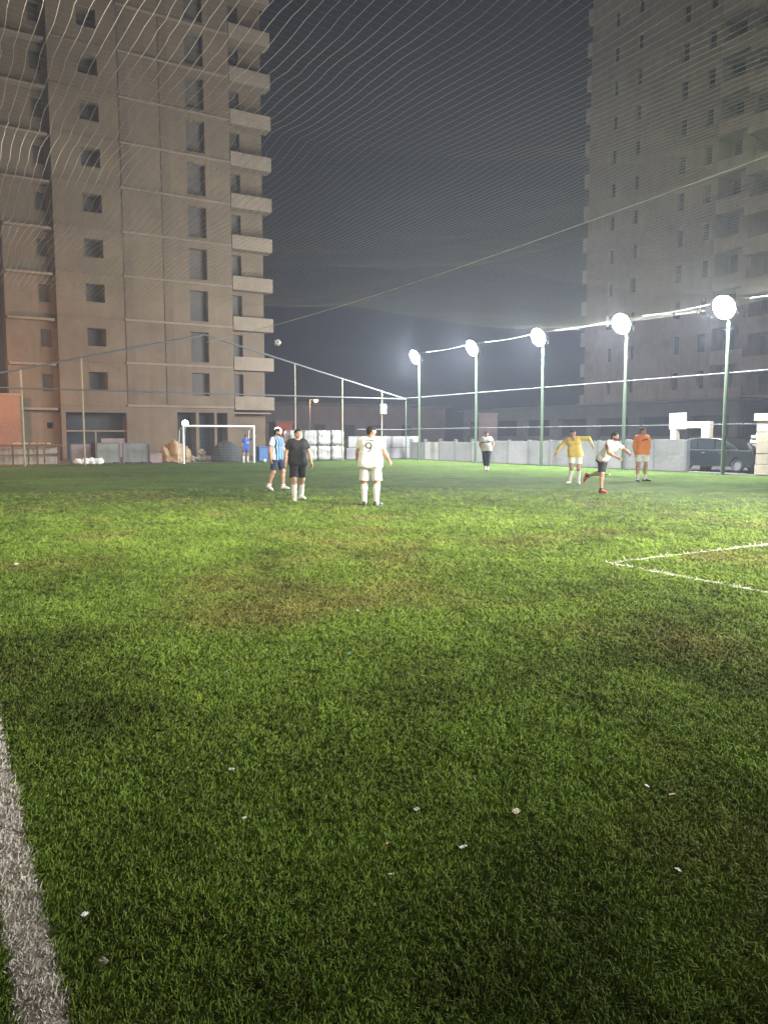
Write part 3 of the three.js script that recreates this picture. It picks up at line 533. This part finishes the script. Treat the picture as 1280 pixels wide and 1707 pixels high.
// ---------------------------------------------------------------- people: distance fields meshed with surface nets
function surfaceNet(f, lo, hi, cell) {
  const nx = Math.ceil((hi.x - lo.x) / cell) + 1, ny = Math.ceil((hi.y - lo.y) / cell) + 1, nz = Math.ceil((hi.z - lo.z) / cell) + 1;
  const F = new Float32Array(nx * ny * nz), at = (i, j, k) => (k * ny + j) * nx + i;
  for (let k = 0; k < nz; k++) for (let j = 0; j < ny; j++) for (let i = 0; i < nx; i++) F[at(i, j, k)] = f(lo.x + i * cell, lo.y + j * cell, lo.z + k * cell);
  const id = new Int32Array(nx * ny * nz).fill(-1), pos = [], idx = [];
  for (let k = 0; k < nz - 1; k++) for (let j = 0; j < ny - 1; j++) for (let i = 0; i < nx - 1; i++) {
    let x = 0, y = 0, z = 0, n = 0;
    const v = c => F[at(i + (c & 1), j + ((c >> 1) & 1), k + ((c >> 2) & 1))];
    for (let c = 0; c < 8; c++) for (let b = 1; b < 8; b <<= 1) if (!(c & b)) {
      const a0 = v(c), a1 = v(c | b); if ((a0 < 0) === (a1 < 0)) continue;
      const t = a0 / (a0 - a1); x += (c & 1) + (b === 1 ? t : 0); y += ((c >> 1) & 1) + (b === 2 ? t : 0); z += ((c >> 2) & 1) + (b === 4 ? t : 0); n++;
    }
    if (n) { id[at(i, j, k)] = pos.length / 3; pos.push(lo.x + (i + x / n) * cell, lo.y + (j + y / n) * cell, lo.z + (k + z / n) * cell); }
  }
  const quad = (a, b, c, d, flip) => { if (a < 0 || b < 0 || c < 0 || d < 0) return; flip ? idx.push(a, c, b, a, d, c) : idx.push(a, b, c, a, c, d); };
  for (let k = 1; k < nz - 1; k++) for (let j = 1; j < ny - 1; j++) for (let i = 1; i < nx - 1; i++) {
    const s = F[at(i, j, k)] < 0;
    if (s !== F[at(i + 1, j, k)] < 0) quad(id[at(i, j - 1, k - 1)], id[at(i, j, k - 1)], id[at(i, j, k)], id[at(i, j - 1, k)], !s);
    if (s !== F[at(i, j + 1, k)] < 0) quad(id[at(i - 1, j, k - 1)], id[at(i - 1, j, k)], id[at(i, j, k)], id[at(i, j, k - 1)], !s);
    if (s !== F[at(i, j, k + 1)] < 0) quad(id[at(i - 1, j - 1, k)], id[at(i, j - 1, k)], id[at(i, j, k)], id[at(i - 1, j, k)], !s);
  }
  const g = new THREE.BufferGeometry(); g.setAttribute('position', new THREE.Float32BufferAttribute(pos, 3)); g.setIndex(idx); g.computeVertexNormals(); return g;
}
// a tapered capsule; flat = ends at b with a flat cut
const cap = (a, b, ra, rb = ra, flat = false) => { const d = b.clone().sub(a), l2 = d.lengthSq() || 1e-9, L = Math.sqrt(l2); return { a, b, ra, rb, f: (x, y, z) => { const px = x - a.x, py = y - a.y, pz = z - a.z, q = (px * d.x + py * d.y + pz * d.z) / l2, t = q < 0 ? 0 : q > 1 ? 1 : q, ex = px - d.x * t, ey = py - d.y * t, ez = pz - d.z * t; const r = Math.sqrt(ex * ex + ey * ey + ez * ez) - (ra + (rb - ra) * t); return flat ? Math.max(Math.sqrt(Math.max(0, px * px + py * py + pz * pz - q * q * l2)) * (q > 1 ? 1 : 0) + (q > 1 ? -(rb) : r), (q - 1) * L) : r; } }; };
const smin = (a, b, k) => { const h = Math.max(k - Math.abs(a - b), 0) / k; return Math.min(a, b) - h * h * k * 0.25; };
function union(prims, k) { return (x, y, z) => { let d = 9; for (const p of prims) d = smin(d, p.f(x, y, z), k); return d; }; }
function bounds(prims, pad) { const lo = V3(9, 9, 9), hi = V3(-9, -9, -9); for (const p of prims) { const r = Math.max(p.ra, p.rb) + pad; for (const q of [p.a, p.b]) { lo.min(V3(q.x - r, q.y - r, q.z - r)); hi.max(V3(q.x + r, q.y + r, q.z + r)); } } return [lo, hi]; }
function paintGeo(g, fn) { const p = g.attributes.position, c = new Float32Array(p.count * 3); for (let i = 0; i < p.count; i++) { const k = fn(p.getX(i), p.getY(i), p.getZ(i)); c[i * 3] = k[0]; c[i * 3 + 1] = k[1]; c[i * 3 + 2] = k[2]; } g.setAttribute('color', new THREE.BufferAttribute(c, 3)); return g; }
const skinMat = new THREE.MeshStandardMaterial({ vertexColors: true, roughness: 0.55 }), clothMat = new THREE.MeshStandardMaterial({ vertexColors: true, roughness: 0.85 }), shoeMat = new THREE.MeshStandardMaterial({ vertexColors: true, roughness: 0.5 });
const dir = (x, y, z) => V3(x, y, z).normalize();
// o: x,u place; face: degrees turned from facing the camera towards picture right; pose vectors in the person's own axes (+x his left, +y up, +z ahead)
function person(o) {
  const S = (o.height || 1.78) / 1.78, B = o.build || 1;
  const toCam = V3(-o.x, 0, o.u).normalize(), right = V3(toCam.z, 0, -toCam.x);
  const fa = THREE.MathUtils.degToRad(o.face), fd = toCam.clone().multiplyScalar(Math.cos(fa)).addScaledVector(right, Math.sin(fa));
  const t = thing('person', o.label, 'person', o.x, 0, -o.u, Math.atan2(fd.x, fd.z), 'players on the pitch');
  const RT = new THREE.Quaternion().setFromEuler(new THREE.Euler(o.lean || 0, 0, -(o.side || 0), 'XYZ')), RTw = RT.clone().multiply(new THREE.Quaternion().setFromEuler(new THREE.Euler(0, o.twist || 0, 0)));
  const RH = RT.clone().slerp(new THREE.Quaternion(), 0.6).multiply(new THREE.Quaternion().setFromEuler(new THREE.Euler(o.nod || 0, o.headYaw || 0, 0, 'YXZ')));
  // legs first, to know where the pelvis is
  const P = V3(0, 0, 0), legs = [['L', 1], ['R', -1]].map(([s, sg]) => {
    const [th, sh, ft] = o['leg' + s] || [dir(sg * 0.05, -1, 0), dir(0, -1, -0.03)];
    const hip = V3(sg * 0.095 * B, -0.02, 0), knee = hip.clone().addScaledVector(th, 0.44), ankle = knee.clone().addScaledVector(sh, 0.42);
    const fdir = (ft || dir(sg * 0.25, 0, 1)).clone(), flat = !ft || Math.abs(ft.y) < 0.25; let up = flat ? V3(0, 1, 0) : sh.clone().negate().addScaledVector(fdir, sh.dot(fdir)).normalize();
    return { hip, knee, ankle, fdir, up, sg };
  });
  const soleY = Math.min(...legs.map(l => Math.min(l.ankle.y - l.up.y * 0.085, l.ankle.y - l.up.y * 0.085 + l.fdir.y * 0.18)));
  P.y = -soleY; for (const l of legs) for (const k of ['hip', 'knee', 'ankle']) l[k].add(P);
  const T = (x, y, z) => V3(x * B, y, z).applyQuaternion(RTw).add(P), T0 = (x, y, z) => V3(x * B, y, z).applyQuaternion(RT).add(P);
  const torso = (g, s) => [cap(T0(-0.085, 0, 0), T0(0.085, 0, 0), 0.108 * s + g), cap(T0(-0.078, 0.18, 0.005), T0(0.078, 0.18, 0.005), 0.107 * s + g * 1.6), cap(T0(-0.08, 0.09, 0), T0(0.08, 0.09, 0), 0.106 * s + g * 1.4), cap(T(-0.085, 0.36, 0.012), T(0.085, 0.36, 0.012), 0.116 * s + g), cap(T(-0.13, 0.465, -0.005), T(0.13, 0.465, -0.005), 0.062 + g), ...(o.belly ? [cap(T0(-0.02, 0.1, 0.05), T0(0.02, 0.14, 0.055), 0.11 + g)] : [])];
  const neckB = T(0, 0.49, -0.005), headC = neckB.clone().add(V3(0, 0.155, 0.03).applyQuaternion(RH)), neckT = neckB.clone().lerp(headC, 0.75);
  const arms = [['L', 1], ['R', -1]].map(([s, sg]) => { const [ua, fo, palm] = o['arm' + s] || [dir(sg * 0.22, -1, 0.02), dir(sg * 0.05, -1, 0.2)]; const sh = T(sg * 0.178, 0.455, -0.005), el = sh.clone().addScaledVector(ua, 0.29), wr = el.clone().addScaledVector(fo, 0.25); return { sh, el, wr, ua, fo, sg, palm: palm || dir(-sg, 0, 0.25) }; });
  const b = 0.5 + 0.5 * B;
  // ---- body: trunk, limbs, head, hands as one mesh
  const bp = [...torso(0, B), cap(neckB.clone().add(V3(0, -0.03, 0)), neckT, 0.058 * b, 0.052 * b)];
  for (const a of arms) bp.push(cap(a.sh, a.el, 0.05 * b, 0.041 * b), cap(a.el, a.el.clone().lerp(a.wr, 0.35), 0.041 * b, 0.042 * b), cap(a.el.clone().lerp(a.wr, 0.35), a.wr, 0.042 * b, 0.028));
  for (const l of legs) { const back = l.fdir.clone().multiplyScalar(-0.016), cf = l.knee.clone().lerp(l.ankle, 0.3).add(back); bp.push(cap(l.hip, l.knee, 0.084 * b, 0.056 * b), cap(l.knee, cf, 0.054 * b, 0.056 * b), cap(cf, l.ankle, 0.056 * b, 0.037), cap(l.ankle, l.ankle.clone().addScaledVector(l.fdir, 0.12).addScaledVector(l.up, -0.05), 0.036, 0.025)); }
  const skin = o.skin || [0.42, 0.25, 0.17], hairC = o.hair || [0.018, 0.014, 0.012];
  const geos = [];
  { const [lo, hi] = bounds(bp, 0.03); geos.push(paintGeo(surfaceNet(union(bp, 0.045), lo, hi, 0.0155), () => skin)); }
  { // head
    const iq = RH.clone().invert(), H = (x, y, z) => V3(x, y, z).applyQuaternion(RH).add(headC);
    const hp = [cap(H(0, 0.025, -0.025), H(0, 0.03, 0.012), 0.078), cap(H(0, -0.02, 0.03), H(0, -0.078, 0.046), 0.052, 0.03), cap(H(-0.03, -0.035, 0.02), H(0.03, -0.035, 0.02), 0.045), cap(neckT, H(0, -0.03, -0.02), 0.05, 0.05)];
    const feat = [cap(H(0, 0.012, 0.083), H(0, -0.018, 0.1), 0.008, 0.014), cap(H(-0.076, 0.012, -0.012), H(-0.078, -0.02, -0.006), 0.014, 0.009), cap(H(0.076, 0.012, -0.012), H(0.078, -0.02, -0.006), 0.014, 0.009), cap(H(-0.015, -0.047, 0.083), H(0.015, -0.047, 0.083), 0.007), cap(H(-0.035, 0.032, 0.078), H(0.035, 0.032, 0.078), 0.008)];
    const sock = [cap(H(-0.031, 0.012, 0.1), H(-0.031, 0.013, 0.1), 0.017), cap(H(0.031, 0.012, 0.1), H(0.031, 0.013, 0.1), 0.017)], base = union(hp, 0.03), ft = union(feat, 0.005);
    const f = (x, y, z) => { let d = smin(base(x, y, z), ft(x, y, z), 0.012); for (const s of sock) d = Math.max(d, -s.f(x, y, z) * 0.9); return d; };
    const [lo, hi] = bounds([...hp, ...feat], 0.02), v = new THREE.Vector3();
    geos.push(paintGeo(surfaceNet(f, lo, hi, 0.0075), (x, y, z) => {
      v.set(x, y, z).sub(headC).applyQuaternion(iq);
      if (v.z > 0.06 && Math.abs(Math.abs(v.x) - 0.031) < 0.013 && Math.abs(v.y - 0.012) < 0.007) return [0.05, 0.04, 0.035];
      if (v.z > 0.05 && Math.abs(Math.abs(v.x) - 0.031) < 0.02 && Math.abs(v.y - 0.034) < 0.006) return hairC;
      if (o.beard && v.y < -0.028 && v.y > -0.13 && v.z > -0.0 && !(Math.abs(v.x) < 0.02 && v.y > -0.05 && v.z > 0.07)) return [0.09, 0.055, 0.04];
      if (v.z > 0.07 && Math.abs(v.x) < 0.024 && Math.abs(v.y + 0.047) < 0.008) return [skin[0] * 0.85, skin[1] * 0.6, skin[2] * 0.6];
      return skin;
    }));
    // hair
    const hair = [cap(H(0, 0.03, -0.03), H(0, 0.036, 0.008), 0.087 + (o.hairThick || 0)), cap(H(0, -0.02, -0.05), H(0, 0.02, -0.05), 0.062)], hu = union(hair, 0.02);
    const hf = (x, y, z) => { v.set(x, y, z).sub(headC).applyQuaternion(iq); const line = v.z > 0 ? 0.062 - 0.0 * v.z - (Math.abs(v.x) > 0.055 ? 0.035 : 0) : 0.062 + v.z * 1.9; return Math.max(hu(x, y, z) + 0.004 * Math.sin(x * 190) * Math.sin(z * 170 + y * 90), (line - v.y) * 0.7); };
    const [l2, h2] = bounds(hair, 0.02); part('hair', paintGeo(surfaceNet(hf, l2, h2, 0.0085), () => hairC), clothMat, t);
  }
  for (const a of arms) { // hands: palm, four fingers, thumb
    const f = a.fo.clone(), n = a.palm.clone().addScaledVector(f, -a.palm.dot(f)).normalize(), s = f.clone().cross(n).multiplyScalar(a.sg); // s points to the thumb side
    const at = (l, w, d) => a.wr.clone().addScaledVector(f, l).addScaledVector(s, w).addScaledVector(n, d), hp = [cap(at(0, 0, 0), at(0.03, 0, 0), 0.027, 0.024), cap(at(0.04, 0.022, 0), at(0.085, 0.028, 0), 0.015, 0.012), cap(at(0.04, -0.02, 0), at(0.08, -0.027, 0), 0.015, 0.012), cap(at(0.04, 0, 0), at(0.085, 0, 0), 0.016, 0.013)];
    const fing = [[0.03, 0.038, 0.034], [0.01, 0.042, 0.038], [-0.01, 0.039, 0.035], [-0.029, 0.031, 0.027]].map(([w, l1, l2]) => { const c = o.fist ? 0.95 : 0.4, r0 = at(0.085, w, 0), m = r0.clone().addScaledVector(f, l1 * Math.cos(c)).addScaledVector(n, l1 * Math.sin(c)).addScaledVector(s, w * 0.2), e = m.clone().addScaledVector(f, l2 * Math.cos(c * 2.2)).addScaledVector(n, l2 * Math.sin(c * 2.2)); return union([cap(r0, m, 0.0095, 0.009), cap(m, e, 0.009, 0.0078)], 0.004); });
    const th0 = at(0.03, 0.024, 0.008), th1 = at(0.06, 0.05, 0.018), th2 = at(0.085, 0.055, 0.03); fing.push(union([cap(th0, th1, 0.012, 0.0105), cap(th1, th2, 0.0105, 0.009)], 0.005));
    const pu = union(hp, 0.012), hf = (x, y, z) => { let d = pu(x, y, z); let m = 9; for (const g of fing) m = Math.min(m, g(x, y, z)); return smin(d, m, 0.006); };
    const lo = V3(9, 9, 9), hi = V3(-9, -9, -9); for (const q of [at(-0.03, 0, 0), at(0.18, 0.07, 0.09), at(0.18, -0.06, -0.03), at(0, 0.07, 0.09), at(0, -0.06, -0.03), at(0.18, 0.07, -0.03), at(0.18, -0.06, 0.09)]) { lo.min(q); hi.max(q); } lo.addScalar(-0.012); hi.addScalar(0.012);
    geos.push(paintGeo(surfaceNet(hf, lo, hi, 0.0062), () => skin));
  }
  const clean = geos.map(g => { const h = g.toNonIndexed(); return h; });
  part('body', mergeGeometries(clean), skinMat, t);
  // ---- clothes
  const wr = (x, y, z, k = 1) => 0.012 * k * (noise3(x * 13 + 5, y * 9, z * 13) - 0.5) + 0.006 * k * (noise3(x * 30, y * 22 + 9, z * 30) - 0.5);
  const upT = V3(0, 1, 0).applyQuaternion(RT), sl = o.sleeve ?? 0.62;
  { const sp = torso(0.014, B); sp.push(cap(T0(-0.1, -0.02, 0), T0(0.1, -0.02, 0), 0.11 * B + 0.016), cap(T0(-0.098, -0.1, 0), T0(0.098, -0.1, 0), 0.11 * B + 0.013));
    const sleeves = arms.map(a => { if (sl <= 1) return [cap(a.sh, a.sh.clone().lerp(a.el, sl), 0.066 * b, 0.07 * b, true)]; return [cap(a.sh, a.el, 0.064 * b, 0.058 * b), cap(a.el, a.el.clone().lerp(a.wr, sl - 1), 0.056 * b, 0.042 * b, true)]; });
    const su = union(sp, 0.05), hem = o.hem ?? 0.1, neck = cap(neckB.clone().add(V3(0, 0.0, 0.012)), neckT.clone().add(V3(0, 0.1, 0)), 0.064 * b);
    const f = (x, y, z) => { let d = su(x, y, z); for (const s of sleeves) for (const q of s) d = smin(d, q.f(x, y, z), 0.025); d += wr(x, y, z); const h = (x - P.x) * upT.x + (y - P.y) * upT.y + (z - P.z) * upT.z; d = Math.max(d, -h - hem + 0.01 * Math.sin(x * 20 + z * 15)); return Math.max(d, -neck.f(x, y, z)); };
    const [lo, hi] = bounds([...sp, ...sleeves.flat()], 0.03), iq = RTw.clone().invert(), v = new THREE.Vector3();
    part('shirt', paintGeo(surfaceNet(f, lo, hi, o.shirtCell || 0.0135), (x, y, z) => { v.set(x, y, z).sub(P).applyQuaternion(iq); return typeof o.shirt === 'function' ? o.shirt(v.x, v.y, v.z) : o.shirt; }), clothMat, t);
  }
  { const sh = [cap(T0(-0.085, 0.02, 0), T0(0.085, 0.02, 0), 0.116 * B + 0.01), cap(T0(-0.09, -0.06, -0.005), T0(0.09, -0.06, -0.005), 0.11 * B + 0.014)], len = o.shortLen || 0.72;
    const tl = legs.map(l => len <= 1 ? [cap(l.hip, l.hip.clone().lerp(l.knee, len), 0.094 * b, 0.104 * b, true)] : [cap(l.hip, l.knee, 0.1 * b, 0.08 * b), cap(l.knee, l.knee.clone().lerp(l.ankle, len - 1), 0.078 * b, 0.066, true)]);
    const su = union(sh, 0.04), f = (x, y, z) => { let d = su(x, y, z), m = 9; for (const s of tl) for (const q of s) m = Math.min(m, q.f(x, y, z)); d = smin(d, m, 0.03) + wr(x, y, z); const h = (x - P.x) * upT.x + (y - P.y) * upT.y + (z - P.z) * upT.z; return Math.max(d, h + 0.03); };
    const [lo, hi] = bounds([...sh, ...tl.flat()], 0.03); part(len > 1 ? 'trousers' : 'shorts', paintGeo(surfaceNet(f, lo, hi, 0.0145), () => o.shorts), clothMat, t);
  }
  for (const l of legs) {
    const hgt = o.sock ?? 0.78;
    if (hgt > 0) { const top = l.ankle.clone().lerp(l.knee, hgt), cf = l.knee.clone().lerp(l.ankle, 0.3).addScaledVector(l.fdir, -0.016), k = 0.011, low = l.ankle.clone().addScaledVector(l.up, -0.03); const sp = hgt > 0.72 ? [cap(low, cf, 0.043 + k, 0.056 * b + k), cap(cf, top, 0.056 * b + k, 0.054 * b + k, true)] : [cap(low, top, 0.043 + k, mix(0.043, 0.056 * b, hgt) + k, true)]; const su = union(sp, 0.02), [lo, hi] = bounds(sp, 0.02); part('sock', paintGeo(surfaceNet((x, y, z) => su(x, y, z) + wr(x, y, z, 0.5), lo, hi, 0.0115), () => o.sockColor || [0.7, 0.7, 0.66]), clothMat, t); }
    const at = (f, u) => l.ankle.clone().addScaledVector(l.fdir, f).addScaledVector(l.up, u), sp = [cap(at(-0.045, -0.045), at(-0.02, -0.01), 0.044, 0.046), cap(at(-0.04, -0.055), at(0.1, -0.055), 0.043, 0.048), cap(at(0.1, -0.058), at(0.17, -0.062), 0.046, 0.034), cap(at(0.0, -0.02), at(0.1, -0.05), 0.042, 0.036)], su = union(sp, 0.02), [lo, hi] = bounds(sp, 0.02);
    part('shoe', paintGeo(surfaceNet((x, y, z) => Math.max(su(x, y, z), -((x - l.ankle.x) * l.up.x + (y - l.ankle.y) * l.up.y + (z - l.ankle.z) * l.up.z) - 0.085), lo, hi, 0.0115), (x, y, z) => { const h = (x - l.ankle.x) * l.up.x + (y - l.ankle.y) * l.up.y + (z - l.ankle.z) * l.up.z; return h < -0.068 && o.sole ? o.sole : o.shoe; }), shoeMat, t);
  }
  t.scale.setScalar(S);
  return t;
}
const WHITE = [0.76, 0.76, 0.73], NAVY = [0.012, 0.025, 0.08];
// nine: white kit, back to the camera
const seg = (x, y, ax, ay, bx, by, w) => { const dx = bx - ax, dy = by - ay, t = clamp(((x - ax) * dx + (y - ay) * dy) / (dx * dx + dy * dy || 1e-9)); return Math.hypot(x - ax - dx * t, y - ay - dy * t) < w; };
person({ x: 8.5, u: 15.02, face: 168, height: 1.83, build: 1.24, headYaw: -0.95, shirtCell: 0.0095, skin: [0.46, 0.25, 0.16],
  label: 'player in white kit with dark number 9 on the back', shirt: (x, y, z) => {
    if (z < -0.03) { const X = -x + 0.015, Y = y; // seen from behind, x is mirrored
      const ring = Math.abs(Math.hypot(X / 0.062, (Y - 0.345) / 0.058) - 1) < 0.26; const tail = X > 0 ? seg(X, Y, 0.056, 0.33, 0.03, 0.235, 0.015) : false;
      if (ring || tail || seg(X, Y, 0.03, 0.235, -0.012, 0.215, 0.014)) return [0.10, 0.11, 0.115];
      if (Math.abs(Y - 0.45) < 0.016 && Math.abs(X) < 0.11 && hash(Math.floor((X + 1) * 75), Math.floor(Y * 120)) > 0.28) return [0.16, 0.17, 0.18]; }
    return WHITE; }, shorts: [0.62, 0.60, 0.56], shortLen: 0.9, sock: 0.93, shoe: [0.03, 0.03, 0.03], sole: [0.3, 0.3, 0.25], hem: 0.13,
  armR: [dir(-0.3, -1, 0.12), dir(-0.32, -0.72, 0.7)], armL: [dir(0.24, -1, 0.1), dir(-0.02, -1, 0.3)],
  legL: [dir(0.06, -1, 0.04), dir(0.0, -1, -0.05), dir(0.35, 0, 1)], legR: [dir(-0.06, -1, 0.0), dir(0.02, -1, -0.06), dir(-0.6, 0, 1)] });
// black kit, walking
person({ x: 7.71, u: 17.19, face: 14, height: 1.78, build: 1.06, headYaw: 0.2, label: 'player in black shirt and shorts with long white socks', shirt: [0.016, 0.017, 0.018], shorts: [0.012, 0.014, 0.019], shortLen: 0.85, sock: 0.72, shoe: [0.62, 0.62, 0.6], sole: [0.03, 0.03, 0.03],
  armR: [dir(-0.3, -1, -0.12), dir(-0.12, -1, 0.22)], armL: [dir(0.36, -1, 0.1), dir(0.12, -1, 0.35)], legL: [dir(0.05, -1, -0.12), dir(-0.02, -1, -0.3), dir(0.35, 0, 1)], legR: [dir(-0.04, -1, 0.2), dir(0.0, -1, 0.02), dir(-0.2, 0, 1)] });
// striped shirt
person({ x: 8.57, u: 20.53, face: 52, height: 1.8, build: 1.04, headYaw: 0.5, beard: true, label: 'bearded player in light blue and navy striped shirt', shirt: (x, y, z) => { if (Math.abs(x) > 0.19) return [0.62, 0.68, 0.74]; return Math.sin((x + 0.1 + 0.02 * z) * 62) > 0.15 ? NAVY : [0.20, 0.40, 0.66]; }, shorts: [0.02, 0.032, 0.07], shortLen: 0.85, sock: 0.14, shoe: [0.5, 0.5, 0.48], sole: [0.05, 0.05, 0.05], hem: 0.12,
  armR: [dir(-0.28, -1, -0.1), dir(-0.05, -1, 0.12)], armL: [dir(0.22, -1, 0.15), dir(0.02, -1, 0.35)], legL: [dir(0.02, -1, 0.3), dir(0.02, -1, -0.02), dir(0.2, 0, 1)], legR: [dir(-0.02, -1, -0.12), dir(0, -1, -0.42), dir(-0.15, -0.4, 1)] });
// far player
person({ x: 21.55, u: 27.57, face: 0, height: 1.78, build: 1.12, belly: true, nod: -0.1, label: 'distant player in white shirt with a dark chest band and dark trousers', shirt: (x, y, z) => (z > 0 && Math.abs(y - 0.3 - 0.1 * x) < 0.02) ? [0.08, 0.07, 0.07] : y < 0.27 ? [0.6, 0.55, 0.5] : [0.7, 0.68, 0.66], shorts: [0.02, 0.03, 0.045], shortLen: 1.72, sock: 0.2, shoe: [0.7, 0.62, 0.55], sole: [0.5, 0.12, 0.05],
  armL: [dir(0.35, -1, -0.15), dir(-0.35, -0.9, 0.25)], armR: [dir(-0.35, -1, -0.15), dir(0.35, -0.9, 0.25)], legL: [dir(-0.06, -1, 0.12), dir(-0.04, -1, -0.05), dir(0.05, 0, 1)], legR: [dir(0.04, -1, -0.02), dir(0.1, -1, -0.3), dir(-0.1, -0.3, 1)] });
// yellow shirt
person({ x: 17.84, u: 18.26, face: -8, height: 1.82, build: 1.06, side: -0.14, lean: 0.08, nod: 0.1, label: 'player in yellow long sleeved shirt and white shorts, arms spread', shirt: (x, y, z) => (z > 0 && y > 0.42 && Math.abs(x) < 0.05) ? [0.35, 0.27, 0.1] : [0.72, 0.53, 0.15], sleeve: 1.85, shorts: WHITE, shortLen: 0.7, sock: 0.86, shoe: [0.55, 0.55, 0.52], sole: [0.08, 0.08, 0.08],
  armR: [dir(-0.75, -0.75, 0.1), dir(-0.55, -0.85, 0.1)], armL: [dir(0.98, 0.02, 0.0), dir(0.5, -0.9, 0.25)], legR: [dir(0.05, -1, 0.28), dir(-0.18, -1, -0.2), dir(-0.35, 0, 1)], legL: [dir(0.05, -1, 0.12), dir(-0.08, -1, -0.55), dir(0.3, -0.35, 0.9)] });
// kicker
person({ x: 16.02, u: 15.32, face: 62, height: 1.8, build: 1.04, lean: 0.62, twist: -0.25, nod: -0.15, label: 'player leaning forward in white shirt, dark shorts and red shoes, one foot raised behind', shirt: (x, y, z) => (Math.abs(x) > 0.245 && y < 0.42) ? [0.3, 0.06, 0.07] : (y < 0.0) ? [0.62, 0.5, 0.5] : [0.72, 0.7, 0.68], shorts: [0.02, 0.022, 0.028], shortLen: 0.85, sock: 0.12, sockColor: [0.03, 0.03, 0.03], shoe: [0.66, 0.08, 0.05], sole: [0.55, 0.1, 0.06], beard: true,
  armL: [dir(0.2, -0.55, 0.75), dir(-0.55, -0.35, 0.75)], armR: [dir(-0.25, -0.9, 0.2), dir(0.25, -0.45, 0.85)], legR: [dir(-0.03, -1, 0.08), dir(0.0, -1, -0.02), dir(-0.2, 0, 1)], legL: [dir(0.1, -1, -0.3), dir(0.02, -0.25, -1), dir(0.05, -0.95, -0.3)] });
// orange shirt
person({ x: 21.26, u: 18.56, face: 22, height: 1.9, build: 1.08, headYaw: 0.25, label: 'player in orange long sleeved shirt and white shorts near the right fence', shirt: (x, y, z) => (z > 0 && Math.abs(y - 0.37 - 0.25 * x) < 0.025 && Math.abs(x - 0.02) < 0.11) ? [0.3, 0.05, 0.02] : [0.78, 0.24, 0.05], sleeve: 1.75, shorts: WHITE, shortLen: 0.72, sock: 0.32, shoe: [0.02, 0.02, 0.022],
  armR: [dir(-0.2, -1, -0.08), dir(0.1, -1, 0.12)], armL: [dir(0.2, -1, -0.15), dir(-0.15, -1, 0.1)], legL: [dir(0.07, -1, 0.02), dir(0, -1, -0.05), dir(0.75, 0, 0.7)], legR: [dir(-0.05, -1, 0.02), dir(0, -1, -0.05), dir(-0.25, 0, 1)] });
// goalkeeper holding on to the post
person({ x: 16.1, u: 43.35, face: 25, height: 1.68, side: 0.1, label: 'goalkeeper in blue kit holding the right post of the far goal', shirt: (x, y, z) => (Math.abs(y - 0.3) < 0.05 && x > 0) ? [0.4, 0.46, 0.6] : [0.045, 0.10, 0.42], sleeve: 0.7, shorts: [0.05, 0.09, 0.32], shortLen: 0.7, sock: 0.8, shoe: [0.6, 0.6, 0.58],
  armL: [dir(0.75, 0.25, 0.25), dir(0.7, 0.65, 0.1)], armR: [dir(-0.2, -1, 0.1), dir(-0.02, -1, 0.2)], legL: [dir(0.12, -1, 0.1), dir(0.05, -1, -0.2), dir(0.3, 0, 1)], legR: [dir(-0.12, -1, 0.1), dir(0.0, -1, -0.02), dir(-0.2, 0, 1)] });
renderer.render(scene, camera);
